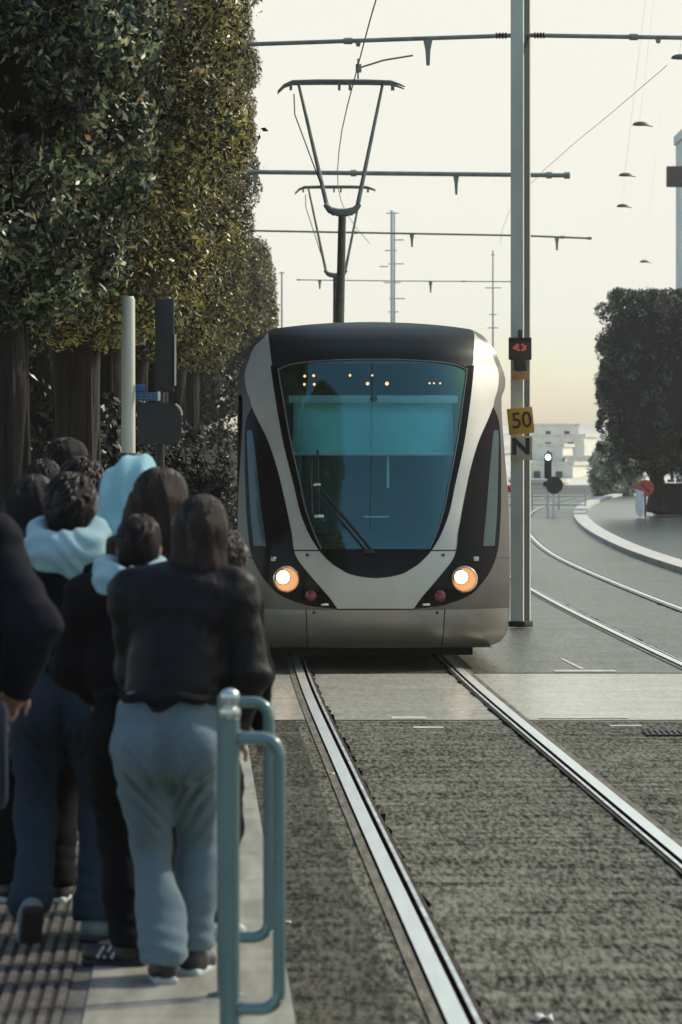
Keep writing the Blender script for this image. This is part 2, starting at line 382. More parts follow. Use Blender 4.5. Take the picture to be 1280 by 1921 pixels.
# ------------------------------------------------------------------ the tram
def pw(pts):
    xs = np.array([p[0] for p in pts], float); ys = np.array([p[1] for p in pts], float)
    o = np.argsort(xs); xs, ys = xs[o], ys[o]; m = np.gradient(ys, xs)
    def f(x):
        x = min(max(x, xs[0]), xs[-1]); i = min(int(np.searchsorted(xs, x, 'right')-1), len(xs)-2); i = max(i, 0)
        h = xs[i+1]-xs[i]; t = (x-xs[i])/h; dl = (ys[i+1]-ys[i])/h
        m0, m1 = m[i], m[i+1]
        if dl == 0: m0 = m1 = 0
        else:
            m0 = dl*min(max(m0/dl, 0), 3); m1 = dl*min(max(m1/dl, 0), 3)
        return (2*t**3-3*t*t+1)*ys[i]+(t**3-2*t*t+t)*h*m0+(-2*t**3+3*t*t)*ys[i+1]+(t**3-t*t)*h*m1
    return f
CX0 = 628.
def zc(c): return (1605-c)/474.
def xc(c): return (CX0-c)/474.
# half width of the body at height z
Wf = pw([(.19, 1.10), (.22, 1.18), (.28, 1.235), (.43, 1.272), (1.07, 1.282), (1.6, 1.276), (2.0, 1.252), (2.4, 1.234), (2.52, 1.236), (2.6, 1.272), (2.68, 1.282), (2.86, 1.23), (3.03, 1.145), (3.13, 1.05), (3.175, .97)])
def Wz(z):
    if z > 3.175: return .97*math.sqrt(max(0, (3.25-z)/.075))
    return Wf(z)
leanf = pw([(.15, .34), (.3, .12), (.5, .015), (.7, 0), (.95, .02), (1.5, .19), (2.2, .50), (2.8, .84), (3.0, 1.0), (3.13, 1.22), (3.2, 1.45), (3.25, 1.75)])
def F(x, z): return leanf(z)+.62*min(abs(x)/1.29, 1.05)**3.0
# half width of the dark windscreen opening (silver V inner edge)
Vf = pw([(zc(1207), .0), (zc(1203), .10), (zc(1195), .19), (zc(1165), .335), (zc(1110), .48), (zc(1050), .575), (zc(950), .675), (zc(800), .757), (zc(620), .85), (zc(420), .925), (zc(260), .972), (zc(100), 1.01)])
Gf = pw([(zc(1080), .50), (zc(1000), .575), (zc(900), .645), (zc(800), .69), (zc(620), .775), (zc(400), .855), (zc(290), .893), (zc(230), .905)])
def zg(u): return 2.872-.050*u*u-.05*abs(u)**10
def ztop(u): return 3.252-.072*u*u
# dark leaf shaped side panel
Of = pw([(zc(1340), xc(458)), (zc(1334), xc(380)), (zc(1318), xc(300)), (zc(1290), xc(222)), (zc(1240), xc(160)), (zc(1180), xc(114)), (zc(1100), xc(80)), (zc(1000), xc(66)), (zc(800), xc(55)), (zc(600), xc(52)), (zc(500), xc(62)), (zc(455), xc(82))])
If = pw([(zc(1342), xc(461)), (zc(1300), xc(432)), (zc(1240), xc(380)), (zc(1180), xc(328)), (zc(1130), xc(288)), (zc(1000), xc(258)), (zc(850), xc(226)), (zc(700), xc(188)), (zc(600), xc(153)), (zc(500), xc(104)), (zc(455), xc(84))])

def panel(rows, off, skirt=.02):
    """rows of (x, z): laid on the nose surface, proud by off, with a skirt back into the body"""
    P = [[(x, F(x, z)-off, z) for x, z in r] for r in rows]
    mb = MB().grid(P)
    def back(pts): mb.grid([pts, [(p[0], p[1]+skirt+off, p[2]) for p in pts]])
    back(P[0]); back(P[-1]); back([r[0] for r in P]); back([r[-1] for r in P])
    return mb
def lin(a, b, n): return [a+(b-a)*i/n for i in range(n+1)]
def zrows(z0, z1, n, xl, xr, nx): return [[(xl(z)+(xr(z)-xl(z))*j/nx, z) for j in range(nx+1)] for z in lin(z0, z1, n)]

def disc_on_nose(x, z, r, off, n=28, rings=3, bulge=0.):
    P = []
    for i in range(rings+1):
        q = r*i/rings
        P.append([(x+q*math.cos(2*math.pi*k/n), F(x+q*math.cos(2*math.pi*k/n), z+q*math.sin(2*math.pi*k/n))-off-bulge*(1-(i/rings)**2), z+q*math.sin(2*math.pi*k/n)) for k in range(n+1)])
    mb = MB().grid(P); mb.grid([P[-1], [(p[0], p[1]+off+.02, p[2]) for p in P[-1]]]); return mb

def pantograph(t, y, dx, zk, zh, roofz=3.3):
    """single arm pantograph: lower arm, V shaped upper arm, collector bow"""
    b = MB().box((0, y+1.0, roofz+.06), (.42, .55, .05), bev=.02)
    for s in (-1, 1): b.tube([(s*.35, y+.6, roofz-.06), (s*.35, y+.6, roofz+.14)], .05); b.tube([(s*.35, y+1.4, roofz-.06), (s*.35, y+1.4, roofz+.14)], .05)
    p = b.build('pantograph', M['panto'], t); p.location = (dx, 0, 0)
    MB().tube([(0, y+1.2, roofz+.1), (.0, y-.5, zk-.04)], [.055, .047], 12).build('lower_arm', M['panto'], p)
    k = MB(); ky = y-.5
    k.tube([(-.21, ky, zk+.07), (-.15, ky, zk+.0), (-.05, ky, zk-.03), (.05, ky, zk-.03), (.15, ky, zk+.0), (.21, ky, zk+.07)], [.03, .045, .05, .05, .045, .03], 10)
    k.box((0, ky, zk-.03), (.13, .05, .035), bev=.01)
    k.build('knee', M['panto'], p)
    u = MB()
    u.tube([(-.18, ky, zk+.03), (-.52, y, zh-.03)], [.028, .018], 8); u.tube([(.18, ky, zk+.03), (.50, y, zh-.03)], [.028, .018], 8)
    u.tube([(-.28, ky+.05, zk+.42), (-.24, ky+.05, zk+.32)], .012, 6)
    u.tube([(-.58, y+.05, zh-.13), (-.57, y+.03, zh-.38), (-.24, ky+.05, zk+.26)], .009, 6)
    u.build('upper_arm', M['panto'], p)
    bow = MB()
    for yy in (y-.16, y+.16):
        bow.tube([(-.78, yy, zh-.12), (-.70, yy, zh-.04), (-.60, yy, zh), (-.3, yy, zh+.008), (.3, yy, zh+.008), (.60, yy, zh), (.70, yy, zh-.03), (.77, yy, zh-.06)], [.008, .013, .02, .022, .022, .02, .013, .008], 8)
    for xx in (-.52, .50): bow.tube([(xx, y-.16, zh-.02), (xx, y+.16, zh-.02)], .016, 6)
    for xx in (-.62, -.03, .10): bow.box((xx, y-.16, zh-.055), (.017, .015, .05))
    bow.box((.62, y-.16, zh-.07), (.022, .01, .035))
    bow.build('collector_bow', M['panto'], p)

def tram(label, d, zk, zh, dxp, px_c=None):
    t = thing('tram', label, 'tram', (px_c if px_c is not None else cx(d), d, 0), heading(d+6))
    L = 30.
    # shell: nose with the windscreen opening cut out, sides and roof
    zs = lin(.19, .5, 9)+lin(.53, 3.1, 96)+lin(3.11, 3.249, 14)+[3.25]
    nu = 84; P = []
    for z in zs:
        w = Wz(z); P.append([(w*math.sin(math.pi/2*(2*j/nu-1)) if True else 0, z) for j in range(nu+1)])
    V3 = []; Fs = []
    for r in P:
        for x, z in r: V3.append((x, F(x, z), z))
    for i in range(len(P)-1):
        for j in range(nu):
            x = (P[i][j][0]+P[i][j+1][0]+P[i+1][j][0]+P[i+1][j+1][0])/4; z = (P[i][j][1]+P[i+1][j][1])/2
            if zc(1080)-.03 < z < 2.83 and abs(x) < Gf(z)+.028: continue
            Fs.append((i*(nu+1)+j, i*(nu+1)+j+1, (i+1)*(nu+1)+j+1, (i+1)*(nu+1)+j))
    sh = MB().add(V3, Fs)
    edge = [(P[i][0][0], F(*P[i][0]), zs[i]) for i in range(len(zs))]+[(P[i][-1][0], F(*P[i][-1]), zs[i]) for i in range(len(zs)-2, -1, -1)]
    rows = [edge]
    for yy in (2.2, 6, 12, 18, 24, L): rows.append([(p[0]*(1.0 if yy < 29 else .9), yy, p[2]) for p in edge])
    sh.grid(rows); sh.add(rows[-1], [tuple(range(len(edge)))])
    sh.add([(-1.1, .3, .19), (1.1, .3, .19), (1.1, L, .19), (-1.1, L, .19)], [(0, 1, 2, 3)])
    sh.build('body', M['bronze'], t)
    Cf = pw([(2.42, 1.148), (2.5, 1.165), (2.6, 1.20), (2.75, 1.215), (2.86, 1.18), (3.03, 1.10), (3.10, 1.02), (3.15, .985)])
    def outer(z): return If(z) if z < 2.42 else Cf(z)
    ch = panel([[(If(z)*u, z) for u in lin(-1, 1, 30)] for z in lin(zc(1340), zc(1207)+.004, 10)], .004)
    for s in (-1, 1):
        q = panel([[(s*(Vf(z)*.975+(outer(z)-Vf(z)*.975)*k/6), z) for k in range(7)] for z in [zc(1207)+(3.15-zc(1207))*(i/110)**1.3 for i in range(111)]], .004); ch.add(q.v, q.f)
    ch.build('nose_panel', M['silver'], t)
    # roof equipment
    for yy, ly in ((8, 1.6), (20, 2.2), (25, 1.6)): MB().box((0, yy, 3.26), (.75, ly, .055), bev=.03).build('roof_unit', M['silver_low'], t)
    # dark panel over the windscreen
    rows = [[(u*min(.985*Vf(zg(u)*(1-s)+ztop(u)*s), Wz(min(zg(u)*(1-s)+ztop(u)*s, 3.172))-.018), zg(u)+.0+(ztop(u)-zg(u)-.004)*s) for u in lin(-1, 1, 60)] for s in lin(0, 1, 22)]
    panel(rows, .008).build('brow_panel', M['brow'], t)
    # black surround of the windscreen
    zb, z1 = zc(1080), 2.80
    ub = [zc(1207)+(zb-zc(1207))*(i/24)**2 for i in range(25)]
    mk = panel([[(Vf(z)*u, z) for u in lin(-1, 1, 40)] for z in ub], .008)
    for s in (-1, 1):
        q = panel([[(s*(Gf(z)+(Vf(z)-Gf(z))*k/5), z) for k in range(6)] for z in lin(zb, z1+.02, 60)], .008); mk.add(q.v, q.f)
    mk.build('windscreen_surround', M['black_gloss'], t)
    # pale trim line round the glass and edge line of the V
    tr = MB()
    pts = [(s_, z) for s_ in (0,) for z in ()]
    for s in (-1, 1):
        tr.tube([(s*(Gf(z)+.004), F(s*Gf(z), z)-.012, z) for z in lin(zb, 2.79, 40)], .006, 6)
    tr.tube([(u*(Gf(zg(u))+.004), F(u*Gf(zg(u)), zg(u))-.012, zg(u)+.002) for u in lin(-1, 1, 50)], .006, 6)
    tr.build('windscreen_trim', mtrim, t)
    # glass
    gl = [[(u*Gf(zb+(zg(u)-zb)*s), zb+(zg(u)-zb)*s) for u in lin(-1, 1, 40)] for s in lin(0, 1, 40)]
    MB().grid([[(x, F(x, z)-.004, z) for x, z in r] for r in gl]).build('windscreen', M['windscreen'], t)
    # wiper
    wp = MB()
    def on(c, r, off): x, z = (c-CX0)/474, zc(r); return (x, F(x, z)-off, z)
    a0, a1 = on(612, 1085, .03), on(398, 830, .06)
    b0, b1 = on(585, 1085, .03), on(385, 850, .06)
    wp.tube([a0, a1], .011, 8); wp.tube([b0, b1], .009, 8)
    wp.box(on(600, 1090, .03), (.05, .03, .02), bev=.008)
    w = wp.build('wiper', M['black'], t)
    MB().tube([on(376, 648, .045), on(378, 800, .055), on(380, 950, .045)], [.010, .014, .010], 8).build('wiper_blade', M['black'], w)
    MB().tube([on(350, 700, .03), on(349, 800, .03), on(352, 930, .03)], [.006, .009, .006], 6).build('blade_clip', M['housing'], w)
    MB().box(on(372, 800, .06), (.035, .012, .012), bev=.004).build('blade_bracket', M['ring'], w); MB().box(on(380, 937, .06), (.045, .012, .014), bev=.004).build('blade_bracket', M['ring'], w)
    # cab behind the glass
    cab = MB()
    def inn(c, r, dep): x, z = (c-CX0)/474, zc(r); return (x, F(0, z)+dep, z)
    cab.box((0, 2.75, 1.9), (1.12, .03, 1.0)); cab.box((0, 1.7, .95), (1.1, 1.0, .03)); cab.box((0, 2.1, 2.90), (.85, .6, .03))
    for s in (-1, 1): cab.box((s*1.12, 2.05, 1.75), (.03, .68, .8))
    cab.box((.12, 2.70, 1.75), (.02, .02, .85))
    cab.box((-.55, 2.0, 1.65), (.27, .12, .45), bev=.06)
    cab.build('cab', M['cab'], t)
    ds = MB().box((0, .62, 1.08), (.5, .25, .07), bev=.03); ds.build('dashboard', M['cab_dark'], t)
    q = MB()
    P2 = [[((270+(985-270)*i/10-CX0)/474, .26+leanf(zc(c))+.05, zc(c)) for i in range(11)] for c in (432, 500, 560, 620, 668)]
    q.grid(P2); bl = q.build('sun_blind', M['blind'], t); bl.modifiers.new('thick', 'SOLIDIFY').thickness = .006
    c1, c2 = on(250, 420, 0), on(1005, 420, 0)
    yb = leanf(zc(420))+.20
    MB().box((0, yb, zc(422)), (.80, .02, .037), bev=.01).build('blind_rail', M['bar'], t)
    MB().box((0, leanf(zc(664))+.28, zc(664)), (.755, .014, .016), bev=.004).build('blind_hem', M['bar'], t)
    MB().lathe([(.001, -.02), (.028, -.018), (.036, 0), (.03, .02), (.001, .021)], (.005, yb-.045, zc(418)), 16, 'Y').build('mirror_knob', M['post_dark'], t)
    MB().box((.14, leanf(zc(740))+.5, zc(745)), (.012, .01, .15)).build('cab_handrail', M['bar'], t)
    MB().box((.02, leanf(zc(942))+.35, zc(942)), (.12, .01, .007)).build('dash_strip', M['bar'], t)
    # panel lights at the top of the glass
    for c, r, sz in ((322, 318, .013), (362, 316, .013), (320, 355, .013), (364, 355, .013), (525, 315, .012), (625, 315, .010), (603, 352, .016), (690, 352, .018), (882, 350, .009), (902, 350, .009), (930, 350, .009)):
        x, z = (c-CX0)/474, zc(r)
        MB().lathe([(.001, -sz*.6), (sz*.8, -sz*.4), (sz, 0), (sz, .02)], (x, leanf(z)+.10+.5*(abs(x)/1.29)**3, z), 12, 'Y').build('panel_lamp', M['led'], t)
    # dark leaf shaped corner windows, headlamps inside their lower end
    for s in (-1, 1):
        zz = [zc(1341)+(zc(457)-zc(1341))*(i/60)**1.35 for i in range(61)]
        cw = panel([[(s*(If(z)+(Of(z)-If(z))*k/8), z) for k in range(9)] for z in zz], .007).build('corner_window', M['black_gloss'], t)
        # teal strip painting a reflection onto the dark corner window
        panel([[(s*(If(z)+(Of(z)-If(z))*(.62+.28*k/4)), z) for k in range(5)] for z in lin(zc(1070), zc(560), 40)], .010).build('side_reflection', M['pane'], cw)
        hx, hz = s*(CX0-236)/474, zc(1213)
        R = .124
        n = F(hx, hz)
        hl = MB().lathe([(R, .14), (R, -.012), (R*.93, -.022), (R*.86, -.012), (R*.80, .004)], (hx, n-.075, hz), 32, 'Y').build('headlight', M['chrome'], t)
        MB().lathe([(R*.82, .0), (R*.7, .012), (R*.5, .02), (.001, .022)], (hx, n-.075, hz), 28, 'Y').build('lamp_bowl', M['head_glow'], hl)
        bx = hx-.03
        MB().lathe([(.001, -.026), (R*.25, -.024), (R*.38, -.012), (R*.42, .004)], (bx, n-.08, hz+.02), 24, 'Y').build('bulb', M['headlamp'], hl)
        MB().lathe([(R*.60, .006), (R*.57, -.014), (R*.50, -.016), (R*.44, .006)], (bx, n-.08, hz+.02), 24, 'Y').build('bulb_ring', M['reflector'], hl)
        rx, rz_ = s*(CX0-345)/474, zc(1285)
        MB().lathe([(.001, -.025), (.03, -.022), (.052, -.008), (.058, .01), (.058, .03)], (rx, F(rx, rz_)-.012, rz_), 24, 'Y').build('tail_lamp', M['red_lens'], t)
        ix, iz = s*(CX0-405)/474, zc(1322)
        MB().box((ix, F(ix, iz)-.010, iz), (.035, .006, .011), bev=.003).build('marker_lamp', M['chrome'], t)
        kx, kz = s*(CX0-182)/474, zc(1125)
        MB().box((kx, F(kx, kz)-.012, kz), (.03, .008, .022), bev=.006).build('indicator_lamp', M['ring'], t)
        # mirrors / camera pods on the sides
        MB().box((s*1.29, 1.05, zc(822)), (.03, .06, .028), bev=.01).build('side_marker', M['red'] if s > 0 else M['housing'], t)
    # bumper
    zz = lin(zc(1516), zc(1346), 16)
    panel([[(u*min(Wz(z)*.992, Wz(z)), z) for u in lin(-1, 1, 60)] for z in zz], .010).build('bumper', M['silver_low'], t)
    # seams and bolts
    for s in (-1, 1):
        MB().tube([(s*xc(322+(z-zc(1345))*-25), F(s*xc(322), z)-.011, z) for z in lin(zc(1345), zc(1505), 8)], .006, 6).build('panel_seam', M['black'], t)
        MB().tube([(s*x, F(x, zc(1087))-.003, zc(1087)-.0*x) for x in lin(Vf(zc(1087)), If(zc(1087)), 6)], .007, 6).build('panel_seam', M['black'], t)
        MB().tube([(s*x, F(x, zc(1122))-.001, zc(1122)) for x in lin(Of(zc(1122)), 1.28, 4)], .005, 6).build('panel_seam', M['black'], t)
        for c, r in ((328, 1107), (357, 1358)):
            disc_on_nose(s*xc(c), zc(r), .014, .014, 12, 2).build('bolt', M['black'], t)
    MB().tube([(x, F(x, zc(1344))-.006, zc(1344)) for x in lin(-xc(461), xc(461), 20)], .006, 6).build('panel_seam', M['black'], t)
    # seam line along the V and lower black sill line
    # underframe, wheels, side windows and doors
    u = MB().box((0, 2.6, .15), (.95, 1.6, .06)); u.box((0, 16, .17), (1.1, 12.5, .10)); u.build('underframe', M['under'], t)
    for yy in (3.2, 5.0, 14, 15.8, 25, 26.8):
        w = MB()
        for s in (-1, 1): w.lathe([(.05, -.06), (.27, -.055), (.29, -.03), (.29, .03), (.31, .04), (.31, .05), (.05, .06)], (0, 0, 0), 24, 'Y')
        wh = MB()
        for s in (-1, 1):
            pts = []
            for r_, x_ in ((.05, -.06), (.27, -.055), (.29, -.03), (.29, .03), (.31, .045), (.05, .06)): pts.append((r_, x_))
            n = 24; vs = []; fs = []
            for r_, x_ in pts:
                for k in range(n): vs.append((s*(.72-x_*0)-s*x_, yy+r_*math.cos(2*math.pi*k/n), .31+r_*math.sin(2*math.pi*k/n)))
            for i in range(len(pts)-1):
                for k in range(n): fs.append((i*n+k, i*n+(k+1) % n, (i+1)*n+(k+1) % n, (i+1)*n+k))
            wh.add(vs, fs)
        wh.tube([(-.7, yy, .31), (.7, yy, .31)], .06); wh.build('wheelset', M['under'], t)
    for s in (-1, 1):
        for a, b in ((2.6, 6.8), (9.3, 12.7), (16.0, 20.6), (23.2, 27.6)):
            MB().box((s*1.25, (a+b)/2, 1.95), (.03, (b-a)/2, .62), bev=.01).build('side_window', M['black_gloss'], t)
        for a in (8.0, 14.3, 21.9):
            dd = MB().box((s*1.283, a, 1.40), (.014, .65, 1.15), bev=.01).build('door', M['silver_low'], t)
            for k in (-.31, .31): MB().box((s*1.298, a+k, 1.6), (.006, .25, .8), bev=.004).build('door_glass', M['black_gloss'], dd)
        for yy in (7.2, 13.5, 21.1): MB().box((s*1.2, yy, 1.5), (.092, .04, 1.1)).build('gangway', M['black'], t)
    pantograph(t, 13.0, dxp, zk/1.02, zh/1.02); t.scale = (1.012, 1, 1.02)
    return t
mtrim = mat('windscreen_trim', (.20, .22, .21), .35, .3, var=.1, scale=3)
M['pane'] = mat('side_reflection_glass', (.02, .06, .065), .08, 0, var=.3, scale=2, coat=.4, rvar=.02)  # teal of the reflection is put into the glass colour
tram('silver tram with round headlights and teal windscreen coming head on down the near track', 41.0, 5.02, 6.62, -.05, .325)
tram('second coupled tram behind the first, only its smaller pantograph showing above the roof', 72.0, 5.55, 7.25, .02)
# ------------------------------------------------------------------ catenary masts, wires, signs
def text_mesh(txt, size, m, parent, loc, rot=(math.pi/2, 0, 0), bold=.0, name='lettering', sx=1.):
    c = bpy.data.curves.new('tmp', 'FONT'); c.body = txt; c.size = size; c.align_x = 'CENTER'; c.align_y = 'CENTER'; c.extrude = .002; c.offset = bold
    o = bpy.data.objects.new('tmp', c); COL.objects.link(o)
    me = bpy.data.meshes.new_from_object(o.evaluated_get(bpy.context.evaluated_depsgraph_get()))
    bpy.data.objects.remove(o); bpy.data.curves.remove(c)
    q = bpy.data.objects.new(name, me); COL.objects.link(q); me.materials.clear(); me.materials.append(m)
    q.location = loc; q.rotation_euler = rot; q.scale = (sx, 1, 1); q.parent = parent; return q
def hbeam(w, dp, h, tw=.012):
    mb = MB()
    mb.box((0, -dp/2, h/2), (w/2, tw, h/2)); mb.box((0, dp/2, h/2), (w/2, tw, h/2)); mb.box((0, 0, h/2), (tw, dp/2-tw, h/2)); return mb
ga = 'catenary masts between the tracks'
# mast beside the tram
m1 = thing('catenary_mast', 'tall pale steel mast standing right of the tram, carrying the 50 and N signs', 'mast', (X(977, 51.5), 51.5, 0), -.52, ga)
hbeam(.165, .17, 8.6).build('column', M['mast'], m1, smooth=False)
MB().box((0.02, 0, 4.3), (.062, .07, 4.29)).build('column_shade', M['mast_dark'], m1)  # dark fill painting the shade in the beam's recess
MB().box((0, 0, .03), (.11, .11, .035), bev=.01).build('base_plate', M['mast_dark'], m1)
def arm(m, z, x0, x1, dz0=0., dz1=0., r=.025, drops=(), dm='arm', ins=True, rz=None):
    """cross arm at height z from x0 to x1 (relative to the mast), with tapering droppers"""
    h = bpy.data.objects.new('cross_arm', None)
    mb = MB().tube([(x0, 0, z+dz0), (x0*.5, 0, z+dz0*.5), (0, 0, z), (x1*.5, 0, z+dz1*.5), (x1, 0, z+dz1)], r, 8)
    for x in (x0, x0*.62, x1*.6, x1): mb.tube([(x-.05, 0, z+(dz0*x/x0 if x*x0 > 0 else dz1*x/x1)), (x+.05, 0, z+(dz0*x/x0 if x*x0 > 0 else dz1*x/x1))], r*1.5, 8)
    o = mb.build('cross_arm', M[dm], m); o.rotation_euler.z = -m.rotation_euler.z
    if ins:
        for s in (-1, 1): 
            q = MB()
            for k in range(4): q.lathe([(.02, -.02), (.042, 0), (.02, .02)], (0, 0, k*.035), 12)
            i_ = q.build('insulator', M['insul'], o); i_.location = (s*.22-(.0 if s > 0 else .1), 0, z+(dz0*.05 if s < 0 else dz1*.05)); i_.rotation_euler = (0, math.pi/2, 0)
            i_.location.x = s*.17 if s > 0 else -.28
    for x, L_ in drops:
        zz = z+(dz0*x/x0 if x*x0 > 0 else dz1*x/x1)
        MB().prism([(x-.06, zz+.01), (x+.06, zz+.01), (x+.03, zz-L_*.45), (x+.022, zz-L_), (x-.018, zz-L_), (x-.03, zz-L_*.45)], -.015, .015).build('dropper', M[dm], o)
    return o
a1 = arm(m1, Z(66, 51.5), X(455, 51.5)-X(977, 51.5), X(1330, 51.5)-X(977, 51.5), -.11, -.035, .026, ((X(803, 51.5)-X(977, 51.5), .32), (X(672, 51.5)-X(977, 51.5), .07), (X(1235, 51.5)-X(977, 51.5), .07)))
# steady arm to the wire over the near track
s_ = MB(); q0 = m1.location
s_.tube([W(672, 128, 51.5)-q0, W(720, 113, 51.5)-q0, W(775, 104, 51.5)-q0], .012, 6); s_.tube([W(672, 110, 51.5)-q0, W(672, 148, 51.5)-q0], .012, 6)
s_.box(W(673, 128, 51.5)-q0, (.035, .03, .05), bev=.01)
so = s_.build('steady_arm', M['arm'], m1); so.rotation_euler.z = .52
def mast(label, px, d, top, armpy, a, b, dz0, dz1, r, drops, w=.15, col='mast', arm_m='arm'):
    m = thing('catenary_mast', label, 'mast', (X(px, d), d, 0), 0, ga)
    hbeam(w, w, top).build('column', M[col], m, smooth=False)
    x = lambda p: X(p, d)-X(px, d)
    arm(m, Z(armpy, d), x(a), x(b), dz0, dz1, r, [(x(p), L_) for p, L_ in drops], arm_m, False)
    return m
mast('second mast behind the signed mast, its long arm crossing just above the pantograph knee', 979, 77, Z(300, 77), 328, 470, 1064, .05, -.01, .040, ((479, .33), (856, .36)))
mast('third mast behind the signed mast, its thin arm the lowest that ends right of it', 980, 98, Z(430, 98), 442, 474, 1106, .11, -.06, .022, ((773, .30), (1045, .30)), .12)
mast('faint thin mast above the tram roof with several short crosspieces, right of the pantographs', 735, 122, Z(395, 122), 527, 560, 960, .03, -.02, .014, ((600, .25), (808, .32)), .07)
def antenna(label, px, d, top, items, z0=0):
    m = thing('thin_mast', label, 'mast', (X(px, d), d, z0), 0, 'thin masts in the haze')
    MB().tube([(0, 0, 0), (0, 0, top-z0)], [.05, .025], 8).build('pole', M['fence'], m)
    for py, a, b in items: MB().tube([(X(a, d)-X(px, d), 0, Z(py, d)-z0), (X(b, d)-X(px, d), 0, Z(py, d)-z0)], .018, 6).build('crosspiece', M['fence'], m)
    return m
antenna('faint distant lattice mast with many short crossbars rising above the tram roof', 740, 136, Z(398, 136), [(400, 725, 748), (437, 722, 756), (450, 735, 758), (470, 722, 745), (495, 728, 758), (500, 712, 728), (530, 720, 752), (560, 730, 760), (585, 728, 748)])
antenna('faint thin mast between the tram roof and the signed mast', 925, 150, Z(470, 150), [(478, 921, 929), (540, 910, 940), (590, 918, 932), (615, 915, 935)])
antenna('short greenish pole beside the dark trees left of the tram roof', 529, 128, Z(510, 128), [(512, 524, 534)])
# contact wires
def wire(off, ds, zf, label, r=.007):
    o = MB().tube([(cx(d)+off, d, zf(d)) for d in ds], r, 6).build('contact_wire', M['copper']); return tag(o, label, 'wire', 'contact wires')
zw = lambda d: 6.61 if d < 55 else 6.61+(d-55)*.0205
wire(.06, [34, 40, 46, 51.5, 58, 64, 70, 77, 85, 92, 98, 110, 122], zw, 'thin contact wire running above the near track and touching the tram pantographs', .008)
wire(GAP, [51.5, 60, 68, 77, 87, 98, 110, 122], zw, 'thin contact wire running above the empty right hand track', .004)
# signs on the mast (each bolted to it)
def sign_at(name, label, px0, px1, py0, py1, d, m, th=.012, tilt=0., rz=0.):
    w, h = (px1-px0)*d/8200, (py1-py0)*d/8200
    t = thing(name, label, 'sign', (X((px0+px1)/2, d), d, Z(py1, d)), rz, 'signs on the mast')
    b = MB().box((0, 0, h/2), (w/2, th/2, h/2), ry=tilt, bev=.003).build('plate', m, t)
    return t, w, h
d_ = 51.27
t, w, h = sign_at('speed_sign', 'yellow square sign reading 50, tilted on the mast above the N sign', 953, 1001, 765, 814, d_, M['sign_yellow'], tilt=-.10, rz=-.06)
text_mesh('50', h*.86, M['ink_brown'], t, (.012, -.010, h*.50), (math.pi/2, -.10, 0), .003, sx=.92)
t, w, h = sign_at('letter_sign', 'cream square plate with a bold black N below the 50 sign', 958, 999, 818, 863, d_, M['sign_cream'], rz=.05)
text_mesh('N', h*.92, M['ink'], t, (-.006, -.010, h*.54), (math.pi/2, 0, 0), .010, sx=1.12)
t = thing('tram_signal', 'square dark signal box with red digits on the mast, above the small orange plate', 'signal', (X(976, d_), d_, Z(675, d_)), -.05, 'signs on the mast')
h = 40*d_/8200; w = 43*d_/8200
MB().box((0, -.02, h/2), (w/2, .07, h/2), bev=.01).build('housing', M['housing'], t)
MB().box((0, -.11, h*1.0), (w/2, .03, .008)).box((0, .02, h*1.22), (.025, .02, .05), bev=.01).build('visor', M['housing'], t)
q = MB()
for k, (x, z) in enumerate(((-.05, .62), (-.03, .7), (-.05, .5), (-.02, .45), (-.025, .58), (.03, .7), (.06, .62), (.06, .5), (.03, .45), (.045, .57), (-.07, .55))): q.box((x, -.095, h*z), (.018, .004, .010), bev=.003)
q.build('digits', M['orange_led'], t)
MB().box((0, 0, -.05), (.075, .05, .045), bev=.02).build('bracket', M['housing'], t)
t, w, h = sign_at('small_plate', 'small weathered orange plate on the mast under the signal box', 961, 992, 691, 712, d_, M['sign_orange'], th=.06)
MB().box((0, 0, h+.005), (w*.40, .045, .035), bev=.01).build('clamp', M['housing'], t)
# suspended street lamps over the right carriageway
lamps = [(1275, 110, 65, 'nearest'), (1200, 235, 79, ''), (1172, 330, 93, ''), (1167, 388, 104, ''), (1208, 492, 134, 'farthest')]
names = ['hanging street lamp cut by the right edge of the photo, highest of the row', 'second hanging street lamp from the top, largest one wholly in view', 'third hanging street lamp from the top, level with the long cross arm', 'fourth hanging street lamp from the top, just below the third', 'smallest and lowest hanging street lamp, far above the right hand tree']
for (px, py, d, _), nm in zip(lamps, names):
    t = thing('street_lamp', nm, 'lamp', (X(px, d), d, Z(py, d)), .1, 'street lamps hung over the right roadway')
    b = MB()
    prof = []
    P = []
    for i in range(11):
        u = -1+i/5; rr = math.sqrt(max(0, 1-u*u)); P.append([(u*.155+.02, rr*.09*math.cos(a*math.pi/6), .07*rr*max(math.sin(a*math.pi/6), -.12)) for a in range(13)])
    b.grid(P); b.tube([(.1, 0, .0), (.24, 0, -.02)], .010, 6)
    b.build('lamp_head', M['lamp_body'], t)
    MB().tube([(0, 0, .06), (.6, .1, 5)], .0016, 4).build('hanging_wire', M['fence'], t)
# ------------------------------------------------------------------ right hand background
D = 150.
def gp(px, d, z=0): return (X(px, d), d, z)
t = thing('signal_post', 'slim signal post with a lit white light at the far end of the track', 'signal', gp(1028, D), 0)
MB().tube([(0, 0, 0), (0, 0, Z(850, D))], .045, 8).build('post', M['grey_teal'] if 'grey_teal' in M else M['mast'], t)
MB().box((0, -.06, Z(875, D)), (.125, .08, .42), bev=.05).build('signal_head', M['post_dark'], t)
MB().lathe([(.001, -.03), (.07, -.02), (.09, .02)], (-.0, -.15, Z(858, D)), 14, 'Y').build('signal_lens', M['white_led'], t)
MB().tube([(0, 0, Z(855, D)), (.01, 0, Z(845, D))], .03, 6).build('finial', M['post_dark'], t)
t = thing('round_sign', 'black round back of a road sign on its own post beside the white signal light', 'sign', gp(1039, D-.6), 0)
MB().tube([(0, 0.05, 0), (0, 0.05, Z(896, D))], .04, 8).build('post', M['mast'], t)
